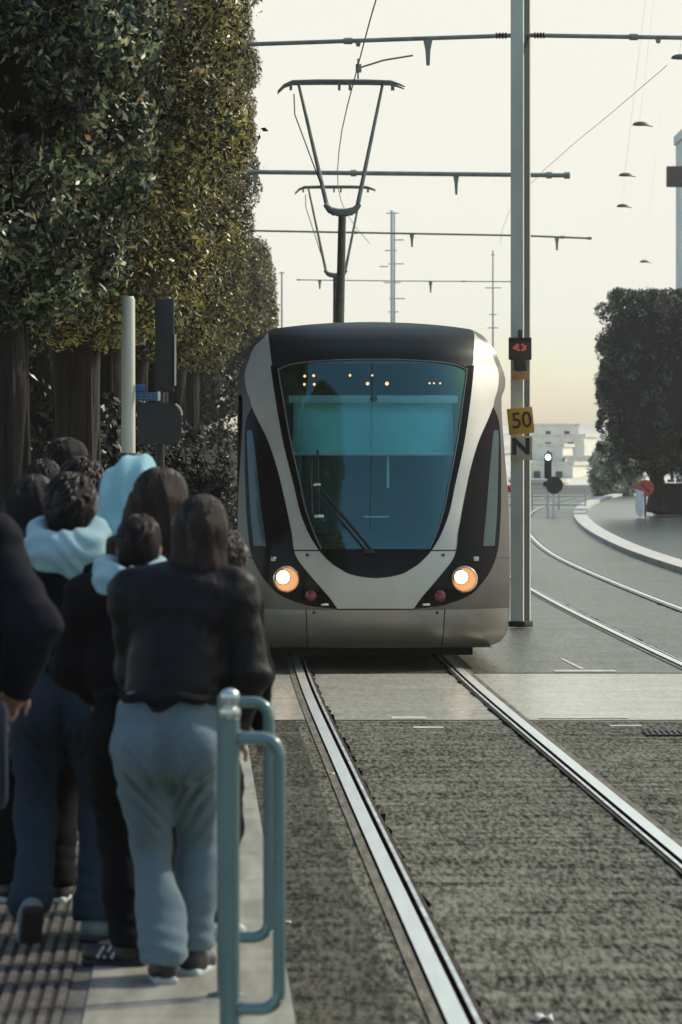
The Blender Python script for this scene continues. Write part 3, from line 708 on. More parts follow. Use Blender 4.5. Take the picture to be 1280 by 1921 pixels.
MB().lathe([(.001, -.02), (.29, -.02), (.30, 0), (.29, .02), (.001, .02)], (.02, -.02, Z(910, D)), 28, 'Y').build('disc', M['post_dark'], t)
MB().box((-.28, 0, Z(908, D)), (.08, .03, .09), bev=.02).build('clamp', M['post_dark'], t)
t = thing('prohibition_sign', 'round red ringed prohibition sign on a post under the right hand trees', 'sign', gp(1211, D-2), 0)
MB().tube([(0, .05, 0), (0, .05, Z(900, D))], .035, 8).build('post', M['post_dark'], t)
MB().lathe([(.20, -.022), (.28, -.022), (.285, 0), (.28, .015), (.20, .015)], (0, 0, Z(915, D)), 28, 'Y').build('ring', M['red'], t)
MB().lathe([(.001, -.016), (.21, -.016), (.21, .01)], (0, 0, Z(915, D)), 24, 'Y').build('face', M['sign_orange'], t)
MB().box((0, -.03, Z(915, D)), (.19, .006, .025), ry=.785).build('slash', M['post_dark'], t)
t = thing('keep_side_board', 'white upright board with a tapered foot left of the round red sign', 'sign', gp(1200, D-3), 0)
MB().prism([(-.10, .12), (.02, 0), (.14, .12), (.14, .86), (-.14, .95), (-.14, .3)], -.03, .03).build('panel', M['white'], t)
# dark garden wall and mound on the right, railing, bush
t = thing('stone_planter', 'low dark walled planter under the trees at the right edge', 'planter', gp(1262, D+3), 0)
MB().prism([(-.62, 0), (-.60, .75), (-.45, 1.0), (-.2, 1.12), (.3, 1.1), (2.4, 1.15), (2.4, 0)], -.6, .8).build('wall', M['box_dark'], t)
for i, (px, py) in enumerate(((1240, 906), (1258, 904), (1275, 903))):
    MB().box((X(px, D)-X(1262, D), -.2, Z(py, D)+.02), (.12, .2, .05), bev=.03).build('cap_stone', M['kerb'], t)
o = MB().tube([(0, 0, 0), (-.06, 0, .62)], .07, 8).box((-.06, 0, .62), (.09, .02, .05)).build('white_bollard', M['white']); o.location = (X(1273, D), D+2.6, Z(905, D)); tag(o, 'short white post on top of the dark planter at the right edge', 'post')
t = thing('railing', 'pale street railing crossing behind the signal post at the far end', 'railing', gp(1060, 172), 0)
q = MB()
for z in (.35, .68, 1.02): q.tube([(-4.5, 0, z-.2), (.85, 0, z-.2)], .03, 6)
q.build('rails', M['fence'], t)
for k in range(6): MB().tube([(-4.4+k*1.04, 0, -.2), (-4.4+k*1.04, 0, .9)], .04, 6).build('post', M['fence'], t)
# right edge building
t = thing('office_building', 'pale tall building cut by the right edge above the tree', 'building', (X(1304, 210)+6, 216, 0), 0)
MB().box((0, 0, 9.0), (6, 6, 9.0)).build('wall', M['facade_blue'], t)
MB().box((0, 0, 18.1), (6.1, 6.1, .22)).build('cornice', M['facade_blue'], t); MB().box((-5.7, -5.6, 18.45), (.3, .4, .16)).build('tank', M['sign_orange'], t)
for k in range(5):
    for j in range(4):
        w_ = MB().box((-4.6+j*3.0, -6.02, 3.2+k*3.1), (.85, .05, .95)).build('window', M['window'], t)
    MB().box((-6.02, -1.5, 3.2+k*3.1), (.05, 2.6, .8)).build('window', M['window'], t)
MB().box((-6.1, -6.3, 6.5), (.1, .3, 2.6)).build('drain_pipe', M['facade_blue'], t)
o = MB().box((0, 0, .5), (.42, .12, .5), bev=.05).box((.25, .0, .5), (.5, .04, .05)).build('shop_sign', M['housing']); o.location = (X(1268, 209), 209.4, Z(350, 209)); tag(o, 'dark projecting sign box on the pale building at the right edge', 'sign')
# hill and houses in the haze
P = []
for i in range(41):
    x = -120+i*9.; row = []
    for j in range(14):
        y = 330+j*32.
        h = 6.0*math.exp(-((x-40)/90)**2)*(1-math.exp(-(y-330)/120.)) + 1.5*math.sin(x*.09+j)*(j > 1)
        row.append((x, y, max(-.1, h)-.05))
    P.append(row)
struct(MB().grid(P).build('hill', M['hill']))
random.seed(4)
hs = [(1012, 330, 905, 6.5), (1042, 345, 872, 7), (1075, 360, 885, 6), (1020, 400, 838, 8), (1062, 410, 820, 8.5), (1104, 395, 860, 7), (1030, 450, 800, 8), (1085, 440, 835, 7.5), (1140, 430, 850, 8)]
hn = ['left of the signal post, low', 'behind the white signal light', 'low right of the round black sign', 'left, above the railing', 'in the middle of the hill', 'left of the dark trees', 'highest on the hill beside the mast', 'upper middle of the hill', 'partly behind the right hand tree']
for (px, d, py, w_), n_ in zip(hs, hn):
    t = thing('hill_house', 'hazy pale stone house on the hill, '+n_, 'house', (X(px, d), d, 0), random.uniform(-.3, .3), 'houses on the far hill')
    zt = Z(py, d); hw = w_*.28
    MB().box((0, 0, zt/2), (hw, 3, zt/2)).build('wall', M['facade'], t)
    MB().box((0, 0, zt+.12), (hw+.15, 3.15, .14)).build('roof', M['kerb'], t)
    for k in range(2):
        for j in range(2): MB().box((-hw*.45+j*hw*.9, -3.02, zt-.9-k*1.5), (.26, .04, .4)).build('window', M['window'], t)
# ------------------------------------------------------------------ trees
def crown_mesh(name, hx, hy, hz, n, leaf, seed, m, parent, expo=3.2, clumps=260, rc=(.28, .55), fill=.06, lobes=0, lobe_r=(.45, .85), under=.30):
    """clipped crown: bulging lobes on a rounded box, clumps on the lobes, leaves in the clumps; gaps between the lobes"""
    R = np.random.RandomState(seed); H = np.array([hx, hy, hz])
    def unit(q):
        v = R.normal(size=(q, 3)); return v/np.linalg.norm(v, axis=1)[:, None]
    v = unit(clumps*4); sh = (np.abs(v)**expo).sum(1)**(-1/expo)
    if lobes:
        L0 = v[:lobes]*sh[:lobes, None]; lr = R.uniform(*lobe_r, lobes)*min(1, min(H)/1.1)
        L0 = L0*(H-lr[:, None]*.80)*R.uniform(.94, 1.05, (lobes, 1))
        w = lr**2; li = R.choice(lobes, clumps, p=w/w.sum()); u = unit(clumps)
        ow = L0/H; ow /= np.linalg.norm(ow, axis=1)[:, None]; f = (u*ow[li]).sum(1) < -.1; u[f] *= -1
        c = L0[li]+u*lr[li][:, None]*.8
        c = np.clip(c, -H*1.03, H*1.03)
        outw = .6*u+.5*ow[li]
    else:
        c = (v*sh[:, None])[:clumps]; outw = c.copy()
    rad = R.uniform(rc[0], rc[1], clumps)
    if not lobes: c = c*(H-rad[:, None]*.75)*R.uniform(.93, 1.02, (clumps, 1)); outw = c/H
    outw = outw/(np.linalg.norm(outw, axis=1)[:, None]+1e-6)
    w = rad**2; idx = R.choice(clumps, n, p=w/w.sum()); d = unit(n); o = outw[idx]
    flip = (d*o).sum(1) < -.2; d[flip] *= -1
    pos = c[idx]+d*(rad[idx]*R.uniform(.55, 1.08, n)**.7)[:, None]
    if lobes:   # an even under layer between the lobes
        k2 = int(n*.13); vv = unit(k2*3); q = np.abs(vv).max(1); vv = (vv/q[:, None])[:k2]; vv = .35*vv+.65*vv*((np.abs(vv)**expo).sum(1)**(-1/expo))[:, None]
        pos[-k2:] = vv*(H-under)*R.uniform(.93, 1.03, (k2, 1)); o[-k2:] = vv/np.linalg.norm(vv, axis=1)[:, None]
    k = int(n*fill); pos[:k] = R.uniform(-.85, .85, (k, 3))*H
    q = int(n*.02); pos[k:k+q] += o[k:k+q]*R.uniform(.0, .13, (q, 1))
    nr = d*.55+o*.35+R.normal(size=(n, 3))*.55; nr /= np.linalg.norm(nr, axis=1)[:, None]
    t = R.normal(size=(n, 3)); t[:, 2] -= .5; t -= nr*(t*nr).sum(1)[:, None]; t /= np.linalg.norm(t, axis=1)[:, None]
    b = np.cross(nr, t)
    L = (leaf*R.uniform(.6, 1.3, n))[:, None]; Wd = L*R.uniform(.30, .50, (n, 1))
    V = np.stack([pos-t*L*.5, pos+b*Wd*.5+nr*L*.06-t*L*.05, pos+t*L*.5, pos-b*Wd*.5+nr*L*.06-t*L*.05], 1).reshape(-1, 3)
    return raw_mesh(name, V, np.arange(n*4).reshape(n, 4), m, parent, smooth=False)
def core(hx, hy, hz, parent, seed, f=.74):  # opaque dark blob, paints the shade seen in gaps between leaves
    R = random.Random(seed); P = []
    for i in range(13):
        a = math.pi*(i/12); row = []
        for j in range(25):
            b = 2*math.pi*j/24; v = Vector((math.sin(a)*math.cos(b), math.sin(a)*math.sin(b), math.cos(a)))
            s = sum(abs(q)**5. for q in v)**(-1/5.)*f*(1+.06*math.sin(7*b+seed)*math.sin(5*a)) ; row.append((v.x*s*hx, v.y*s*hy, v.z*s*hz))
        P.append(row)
    return MB().grid(P).build('shade_core', M['core_dark'], parent)
def trunk_mesh(h, r, seed, parent, top, lean=0., spread=1.):
    R = random.Random(seed); mb = MB()
    pts = [(lean*h*(i/6)**1.5+R.uniform(-.04, .04), R.uniform(-.04, .04), h*i/6) for i in range(7)]
    mb.tube(pts, [r*1.5, r*1.12, r, r*.95, r*.95, r*1.05, r*.9], 14)
    for k in range(6):
        a = k*1.05+R.uniform(-.3, .3); e = R.uniform(.3, .55)*min(1, spread)
        p0 = Vector(pts[5])
        mb.tube([p0, p0+Vector((math.cos(a)*e*.6, math.sin(a)*e*.6, .6)), p0+Vector((math.cos(a)*e*1.3, math.sin(a)*e*1.3, top*R.uniform(.35, .6)))], [r*.55, r*.35, r*.12], 8)
    for k in range(5):   # aerial roots / flutes
        a = k*1.3; mb.tube([(math.cos(a)*r*1.5, math.sin(a)*r*1.5, 0), (math.cos(a)*r*.95, math.sin(a)*r*.95, h*.4), (math.cos(a)*r*.8, math.sin(a)*r*.8, h*.9)], [r*.35, r*.22, r*.15], 7)
    return mb.build('trunk', M['bark'], parent)
G1 = 'clipped street trees along the left platform'
def tree(label, x, y, z0, zb, zt, hx, hy, tr_r, n, leaf, seed, m, group, rz=0., lean=0., expo=3.2, clumps=260, rc=(.28, .55), trunk_x=0., corf=.74, lobes=0, lobe_r=(.45, .85)):
    t = thing('ficus_tree', label, 'tree', (x, y, z0), rz, group)
    zc_, hz = (zb+zt)/2-z0, (zt-zb)/2
    c = crown_mesh('crown', hx, hy, hz, n, leaf, seed, M[m], t, expo, clumps, rc, lobes=lobes, lobe_r=lobe_r); c.location = (0, 0, zc_)
    k = core(hx, hy, hz, c, seed, corf)
    tk = trunk_mesh(zb-z0+.5, tr_r, seed, t, hz, lean, hx); tk.location = (trunk_x, 0, 0)
    return t
# nearest crown: its right side hangs over the platform edge, underside ragged
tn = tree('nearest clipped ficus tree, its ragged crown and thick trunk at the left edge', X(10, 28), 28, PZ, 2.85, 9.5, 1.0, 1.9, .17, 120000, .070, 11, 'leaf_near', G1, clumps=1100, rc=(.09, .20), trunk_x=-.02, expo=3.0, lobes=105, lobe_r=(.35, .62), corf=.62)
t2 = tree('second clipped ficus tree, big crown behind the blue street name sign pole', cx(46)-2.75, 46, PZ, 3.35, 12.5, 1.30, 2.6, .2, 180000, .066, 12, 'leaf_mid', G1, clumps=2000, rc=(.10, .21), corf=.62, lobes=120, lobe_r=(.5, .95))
def again(src, label, x, y, rz, sc, group=G1):
    c = copy_tree(src); c.location = (x, y, PZ if y < 31 else .12); c.rotation_euler.z = rz; c.scale = sc; tag(c, label, group=group); return c
again(t2, 'clipped ficus tree standing directly behind the nearest one, over the pale round pole', cx(36.5)-2.70, 36.5, .3, (.98, .85, .92))
again(t2, 'third clipped ficus tree along the left side, half behind the second crown', cx(57)-2.75, 57, math.pi, (1.0, 1, 1.05))
again(t2, 'fourth clipped ficus tree on the left, its crown reaching above the photo', cx(69)-2.85, 69, .12, (1.02, 1.05, 1.10))
again(t2, 'fifth clipped ficus tree on the left, sunlit crown edge against the sky', cx(81)-2.95, 81, math.pi+.1, (1.04, 1.05, 1.17))
again(t2, 'sixth clipped ficus tree on the left, farthest of the tall crowns', cx(92)-3.15, 92, .05, (1.05, 1.05, 1.22))
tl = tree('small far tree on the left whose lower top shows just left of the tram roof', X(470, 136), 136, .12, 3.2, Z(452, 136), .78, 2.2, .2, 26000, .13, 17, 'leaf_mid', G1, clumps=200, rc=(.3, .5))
again(tl, 'low far tree on the left at the corner of the tram roof', X(505, 150), 150, .5, (.8, .8, .70))
# second, lower row behind the first
GB = 'dark lower trees behind the left row'
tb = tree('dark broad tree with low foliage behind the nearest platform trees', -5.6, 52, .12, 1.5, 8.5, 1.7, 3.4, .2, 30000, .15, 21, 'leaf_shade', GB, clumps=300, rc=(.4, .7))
bl = ['dark low tree behind the second platform tree', 'dark low tree behind the third platform tree', 'dark low tree behind the fourth platform tree', 'dark low tree behind the fifth platform tree', 'dark low tree behind the sixth platform tree', 'dark low tree closing the gap left of the tram']
for k, (x, y, s) in enumerate(((-5.3, 66, 1.), (-5.2, 80, 1.05), (-5.0, 95, 1.1), (-4.6, 112, 1.1), (-5.2, 128, .75), (-7.4, 58, 1.3))):
    c = again(tb, bl[k], x, y, k*.06+math.pi*(k % 2), (s, s, s), GB)
for lb, x, y in (('tall clipped tree out of view to the left, mirrored in the tram windscreen', -5.4, 35), ('clipped tree out of view to the left, level with the front of the tram', -5.5, 40.5), ('clipped tree out of view to the left, just behind the front of the tram', -5.7, 45.5), ('clipped tree out of view to the left, opposite the notice board', -5.2, 29.5), ('clipped tree out of view to the left, beside the waiting crowd', -5.0, 23)):
    again(t2, lb, x, y, .1*y, (1.3, .9, .95))
# added hedges, a dark backdrop that also darkens the tram side's reflections
GH = 'added dark hedges along the left pavement'
hd0 = thing('hedge', 'added dark hedge backdrop nearest the tram on the left pavement', 'hedge', (0, 0, 0), 0, GH)
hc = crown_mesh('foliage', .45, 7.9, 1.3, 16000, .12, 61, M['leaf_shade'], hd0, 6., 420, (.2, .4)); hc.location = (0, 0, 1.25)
core(.42, 7.8, 1.3, hc, 61, .86)
hl_ = ['second', 'third', 'fourth', 'fifth', 'farthest']
for k in range(6):
    y = 51+k*15.6; o = hd0 if k == 0 else copy_tree(hd0)
    o.location = (cx(y)-2.75-.012*(k*15), y, .12); o.rotation_euler.z = -math.atan(cx(y+.5)-cx(y-.5))
    if k: tag(o, hl_[k-1]+' added dark hedge backdrop behind the tram on the left pavement', group=GH)
# right hand trees
GR = 'clipped trees on the right pavement'
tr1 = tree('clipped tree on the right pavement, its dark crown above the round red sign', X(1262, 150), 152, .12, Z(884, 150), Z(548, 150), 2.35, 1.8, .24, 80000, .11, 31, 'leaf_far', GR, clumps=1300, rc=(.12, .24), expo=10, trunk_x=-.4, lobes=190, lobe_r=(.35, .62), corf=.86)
c = copy_tree(tr1); c.location = (X(1390, 162)+.1, 164, .12); c.rotation_euler.z = 1.6; c.scale = (1.3, 1.2, 1.14); tag(c, 'taller clipped tree at the right edge behind the first crown')
tb2 = thing('bush', 'hazy grey green bush at the far end of the road, left of the white board', 'bush', (X(1156, 235), 235, 0))
tb2.scale = (1.45, 1.45, 1.45)
cr = crown_mesh('foliage', 1.0, 1., 1.15, 9000, .16, 41, M['leaf_bush'], tb2, 2.2, 90, (.25, .5)); cr.location = (0, 0, .9)
core(.9, .9, 1.0, cr, 41, .7)
MB().tube([(0, 0, -.1), (0, 0, 1.)], .06, 8).build('stem', M['bark'], tb2)
# ------------------------------------------------------------------ poles and signs under the left trees
d = 28.3
t = thing('lamp_pole', 'pale round pole under the left trees behind the hooded crowd', 'pole', (X(241, d), d, PZ), 0)
zt = Z(556, d)-PZ
MB().tube([(0, 0, 0), (0, 0, .3), (0, 0, zt*.6), (0, 0, zt-.02), (0, 0, zt)], [.057, .050, .046, .043, .034], 16).build('shaft', M['grey_pole'], t)
MB().tube([(0, 0, Z(856, d)-PZ), (0, 0, Z(850, d)-PZ)], .052, 16).build('band', M['housing'], t)
MB().tube([(-.045, 0, Z(809, d)-PZ), (-.075, 0, Z(809, d)-PZ)], .012, 8).build('hook', M['ring'], t)
t = thing('street_name_sign', 'small blue street name sign sticking out from the pale pole', 'sign', (X(255, d), d-.02, Z(752, d)), 0)
MB().box((.072, 0, .028), (.072, .008, .028), bev=.003).build('plate', M['blue_sign'], t)
MB().box((.150, -.001, .030), (.008, .012, .030), bev=.002).build('end_cap', M['white'], t)
MB().box((.03, .01, .085), (.03, .008, .024), bev=.003).build('upper_plate', M['blue_sign'], t)
q = MB()
for k, (x, w_) in enumerate(((.035, .018), (.068, .010), (.098, .014), (.122, .006))): q.box((x, -.011, .018), (w_*.8, .002, .004)).box((x, -.011, .036), (w_*.7, .002, .004))
q.build('lettering', M['board'], t)
t = thing('traffic_sign_post', 'dark post with two grey sign backs between the pale pole and the tram', 'sign', (X(300, 29), 29, PZ), 0)
dd = 29.
MB().tube([(0, 0.03, 0), (0, 0.03, Z(560, dd)-PZ)], .03, 12).build('post', M['post_dark'], t)
MB().box((X(309, dd)-X(300, dd), 0, (Z(560, dd)+Z(736, dd))/2-PZ), ((328-292)*.5*dd/8200, .012, (736-560)*.5*dd/8200), bev=.01).build('tall_panel', M['sign_back'], t)
MB().box((X(329, dd)-X(300, dd), -.01, (Z(620, dd)+Z(730, dd))/2-PZ), (.005, .02, .17)).build('panel_rim', M['grey_pole'], t)
z0, z1 = Z(834, dd)-PZ, Z(755, dd)-PZ; x0, x1 = X(258, dd)-X(300, dd), X(342, dd)-X(300, dd)
rr = .085
poly = [(x0, z0), (x1-.03, z0), (x1-.006, z0+.05)]+[(x1-rr+rr*math.cos(a*math.pi/12), z1-rr+rr*math.sin(a*math.pi/12)) for a in range(7)]+[(x0, z1)]
MB().prism(poly, -.03, -.012).build('round_cornered_panel', M['sign_back'], t)
MB().tube([(x1-rr+rr*math.cos(a*math.pi/12), -.032, z1-rr+rr*math.sin(a*math.pi/12)) for a in range(0, 5)], .008, 6).build('panel_edge', M['grey_pole'], t)
d = 33.
t = thing('notice_board', 'long pale grey notice board with a blue poster behind the far heads', 'board', (X(104, d), d, PZ), 0)
w2 = (192-16)*.5*d/8200
MB().box((0, 0, 1.05), (w2, .03, .62), bev=.01).build('panel', M['board'], t)
MB().box((X(175, d)-X(104, d), -.036, Z(905, d)-PZ), (.05, .004, .11)).build('poster', M['paper'], t)
MB().box((X(26, d)-X(104, d), -.036, Z(955, d)-PZ), (.06, .004, .07)).build('notice', M['white'], t)
for s in (-1, 1): MB().box((s*w2*.8, 0, .22), (.03, .03, .22)).build('leg', M['post_dark'], t)
# ------------------------------------------------------------------ barrier
def barrier(label, d, ring):
    t = thing('barrier', label, 'barrier', (X(431, 12.2)+(d-12.2)*-.0325, d, PZ), 0, 'tubular barriers on the platform edge')
    zt = Z(1300, 12.2)-PZ if ring else Z(1372, 12.2)-PZ+.075
    p = MB().tube([(0, 0, 0), (0, 0, zt-.075)], .0285, 18); p.lathe([(.06, 0), (.06, .012), (.03, .02)], (0, 0, 0), 20); p.build('post', M['teal_tube'], t)
    if ring: MB().lathe([(.024, -.075), (.029, -.070), (.031, -.055), (.029, -.045), (.022, -.040), (.021, -.030), (.026, -.022), (.028, -.008), (.024, .004), (.013, .011), (.001, .013)], (0, 0, zt), 20).build('finial', M['ring'], t)
    z1, z0 = Z(1385, 12.2)-PZ, Z(1893, 12.2)-PZ; xr = (524-431)*12.2/8200; r = .05; rt = .0185
    pts = [(0, 0, z1)]+[(xr-r+r*math.sin(a*math.pi/12), 0, z1-r+r*math.cos(a*math.pi/12)) for a in range(7)]
    pts += [(xr-r+r*math.cos(a*math.pi/12), 0, z0+r-r*math.sin(a*math.pi/12)) for a in range(7)]+[(0, 0, z0)]
    MB().tube(pts, rt, 14).build('loop_rail', M['teal_tube'], t)
    for zz in (z1, z0): MB().tube([(.024, 0, zz), (.036, 0, zz)], rt*1.25, 14).build('collar', M['teal_tube'], t)
    return t
barrier('nearest teal tubular barrier with a ball topped post at the bottom of the photo', 12.2, True)
barrier('farther teal tubular barrier loop just behind the nearest one, by the grey trousers', 14.02, False)
# ------------------------------------------------------------------ people: smooth bodies grown from distance fields
class SDF:
    def __init__(s, k=.03): s.p = []; s.k = k
    def cap(s, a, b, ra, rb, k=None, fl=None, op='u'):
        """tapered capsule; fl=(axis, factor): thinner along that axis"""
        s.p.append(('c', np.array(a, float), np.array(b, float), ra, rb, s.k if k is None else k, fl, op)); return s
    def ell(s, c, r, k=None, rot=None, op='u'):
        s.p.append(('e', np.array(c, float), np.array(r, float), rot, None, s.k if k is None else k, None, op)); return s
    def chain(s, pts, rs, k=None, fl=None):
        for i in range(len(pts)-1): s.cap(pts[i], pts[i+1], rs[i], rs[i+1], k, fl)
        return s
    def mesh(s, name, m, parent, h=.011, noise=None, extra=None):
        lo = np.full(3, 1e9); hi = -lo
        bbs = []
        for q in s.p:
            if q[0] == 'c': r = max(q[3], q[4]); a = np.minimum(q[1], q[2])-r; b = np.maximum(q[1], q[2])+r
            else: r = q[2].max() if q[3] is not None else q[2]; a = q[1]-r; b = q[1]+r
            bbs.append((a, b))
            if q[7] == 'u': lo = np.minimum(lo, a); hi = np.maximum(hi, b)
        lo -= .05; hi += .05
        n = np.ceil((hi-lo)/h).astype(int)+1
        V = np.full(n, .2, np.float32); ax = [lo[i]+h*np.arange(n[i]) for i in range(3)]
        for q, (a, b) in zip(s.p, bbs):
            i0 = np.clip(np.floor((a-.075-lo)/h).astype(int), 0, n-1); i1 = np.clip(np.ceil((b+.075-lo)/h).astype(int)+1, 1, n)
            sl = tuple(slice(i0[i], i1[i]) for i in range(3))
            x = ax[0][sl[0]][:, None, None]; y = ax[1][sl[1]][None, :, None]; z = ax[2][sl[2]][None, None, :]
            if q[0] == 'c':
                A, B = q[1], q[2]; D = B-A; px, py, pz = x-A[0], y-A[1], z-A[2]
                t = np.clip((px*D[0]+py*D[1]+pz*D[2])/max(D.dot(D), 1e-9), 0, 1)
                ex, ey, ez = px-t*D[0], py-t*D[1], pz-t*D[2]
                if q[6]:
                    a_, f_ = q[6]
                    if a_ == 0: ex = ex*f_
                    elif a_ == 1: ey = ey*f_
                    else: ez = ez*f_
                d = np.sqrt(ex*ex+ey*ey+ez*ez)-(q[3]+(q[4]-q[3])*t)
            else:
                px, py, pz = x-q[1][0], y-q[1][1], z-q[1][2]
                if q[3] is not None:
                    Rm = np.array(q[3]); px, py, pz = (Rm[0, 0]*px+Rm[1, 0]*py+Rm[2, 0]*pz), (Rm[0, 1]*px+Rm[1, 1]*py+Rm[2, 1]*pz), (Rm[0, 2]*px+Rm[1, 2]*py+Rm[2, 2]*pz)
                r = q[2]; k0 = np.sqrt((px/r[0])**2+(py/r[1])**2+(pz/r[2])**2); k1 = np.sqrt((px/r[0]**2)**2+(py/r[1]**2)**2+(pz/r[2]**2)**2)+1e-9
                d = k0*(k0-1)/k1
            k = q[5]; o = V[sl]
            if q[7] == 'u':
                hh = np.maximum(k-np.abs(o-d), 0)/max(k, 1e-6); V[sl] = np.minimum(o, d)-hh*hh*k*.25
            else:
                d = -d; hh = np.maximum(k-np.abs(o-d), 0)/max(k, 1e-6); V[sl] = np.maximum(o, d)+hh*hh*k*.25
        if noise is not None:
            xx, yy, zz = np.meshgrid(*ax, indexing='ij', sparse=True); V += noise(xx, yy, zz).astype(np.float32)*(np.abs(V) < .06)
        V = V.astype(np.float64)
        # surface nets
        ins = V < 0; c = np.zeros(n-1, int)
        S = lambda A, o: A[o[0]:n[0]-1+o[0], o[1]:n[1]-1+o[1], o[2]:n[2]-1+o[2]]
        offs = [(i, j, k_) for i in (0, 1) for j in (0, 1) for k_ in (0, 1)]
        for o in offs: c += S(ins, o)
        act = (c > 0) & (c < 8); idx = np.full(n-1, -1); idx[act] = np.arange(act.sum()); ii = np.argwhere(act)
        acc = np.zeros((len(ii), 3)); cnt = np.zeros(len(ii))
        for a in offs:
            for axn in range(3):
                if a[axn]: continue
                b = list(a); b[axn] = 1
                va = V[ii[:, 0]+a[0], ii[:, 1]+a[1], ii[:, 2]+a[2]]; vb = V[ii[:, 0]+b[0], ii[:, 1]+b[1], ii[:, 2]+b[2]]
                cr = (va < 0) != (vb < 0); t = np.where(cr, va/np.where(cr, va-vb, 1), 0)
                p = np.array(a, float)[None, :]+np.zeros((len(ii), 3)); p[:, axn] += t
                acc += p*cr[:, None]; cnt += cr
        P = lo+(ii+acc/cnt[:, None])*h
        quads = []
        for axn in range(3):
            o1 = [0, 0, 0]; o1[axn] = 1; u, w = [(1, 2), (2, 0), (0, 1)][axn]
            A = ins[tuple(slice(0, n[i]-1) for i in range(3))]
            Bs = ins[tuple(slice(o1[i], n[i]-1+o1[i]) for i in range(3))]
            e = A != Bs; e_ = np.argwhere(e); e_ = e_[(e_[:, u] > 0) & (e_[:, w] > 0)]
            du = np.zeros(3, int); du[u] = 1; dw = np.zeros(3, int); dw[w] = 1
            g = lambda q: idx[q[:, 0], q[:, 1], q[:, 2]]
            Q = np.stack([g(e_-du-dw), g(e_-dw), g(e_), g(e_-du)], 1)
            fl = ~A[e_[:, 0], e_[:, 1], e_[:, 2]]; Q[fl] = Q[fl][:, ::-1]; quads.append(Q)
        Q = np.concatenate(quads); Q = Q[(Q >= 0).all(1)]
        if extra:
            n0, q0 = len(P), len(Q); P = np.concatenate([P, np.array(extra.v)]); Q = np.concatenate([Q, np.array(extra.f)+n0])
            o = raw_mesh(name, P, Q, m, parent); o.data.materials.append(C['strand'])  # lighter strand colour paints highlights into the hair
            mi = np.zeros(len(Q), np.int32); mi[q0:] = 1; o.data.polygons.foreach_set('material_index', mi); return o
        return raw_mesh(name, P, Q, m, parent)

def folds(seed, amp, f=26., zs=1., hz=None):
    R = np.random.RandomState(seed); K = []
    for i in range(7):
        v = R.normal(size=3); v /= np.linalg.norm(v); v[2] *= zs; K.append((v*f*R.uniform(.6, 1.6), R.uniform(0, 6.28), R.uniform(.4, 1)))
    def fn(x, y, z):
        t = 0
        for v, ph, a in K: t = t+a*(2*np.abs(np.sin(.5*(v[0]*x+v[1]*y+v[2]*z+ph+1.5*np.sin(.4*(v[1]*x-v[0]*z)+ph))))-1.25)
        return amp*t/2.6
    return fn
def strands(seed, amp):
    R = np.random.RandomState(seed)
    ph = R.uniform(0, 6.28, 5)
    def fn(x, y, z): return amp*(np.sin(130*x+25*z+ph[0])+np.sin(95*y-18*z+ph[1])+np.sin(210*x+60*y+30*z+ph[2])*.6+np.sin(40*x-30*y+16*z+ph[3])*1.2)
    return fn

def strand_tubes(kind, hd, k, big, seed):
    R = random.Random(seed); mb = MB(); n = {'short': 150, 'curly': 230, 'long': 260, 'big': 260, 'tail': 200}[kind]
    for i in range(n):
        a = R.uniform(0, 2*math.pi); e = R.uniform(-.25, 1.45)
        rx, ry, rz = .083*big, .100*big, .096*big
        P0 = lambda e_, a_, q: hd(rx*q*math.cos(e_)*math.cos(a_), -.012+ry*q*math.cos(e_)*math.sin(a_), .028+rz*q*math.sin(e_))
        if math.sin(a) > .55 and e < .7: continue
        if kind == 'short': pts = [P0(e, a, .98), P0(e-.14, a+R.uniform(-.1, .1), 1.02), P0(e-.30, a+R.uniform(-.2, .2), 1.03+R.uniform(0, .05))]
        elif kind == 'curly':
            w = R.uniform(.15, .35); pts = [P0(e, a, .98), P0(e-.1, a+w, 1.05), P0(e-.28, a+w*.6, 1.09), P0(e-.4, a-w*.3, 1.05+R.uniform(0, .06))]
        else:
            a_ = -math.pi/2+(a+math.pi/2+math.pi) % (2*math.pi)-math.pi if False else a
            pts = [P0(e, a, 1.0), P0(max(-.3, e-.4), a, 1.02)]
            x0 = rx*math.cos(a)*.8; L = R.uniform(.20, .42); j = R.uniform(-.025, .025); wv = R.uniform(-.012, .012); o = R.uniform(.055, .075)
            if math.sin(a) < .35 and kind in ('long', 'big'):
                w_ = (1.25 if kind == 'big' else 1.0)
                for q in (.25, .5, .75, 1.0): pts.append(hd((x0*(1-.45*q)*w_+j*q+wv*math.sin(9*q)), -.045-o-.055*q+.045*abs(x0)/.08, -.02-L*q))
        m_ = len(pts); mb.tube(pts, [.0042*k]*(m_-1)+[.0014*k], 4, caps=False)
    return mb

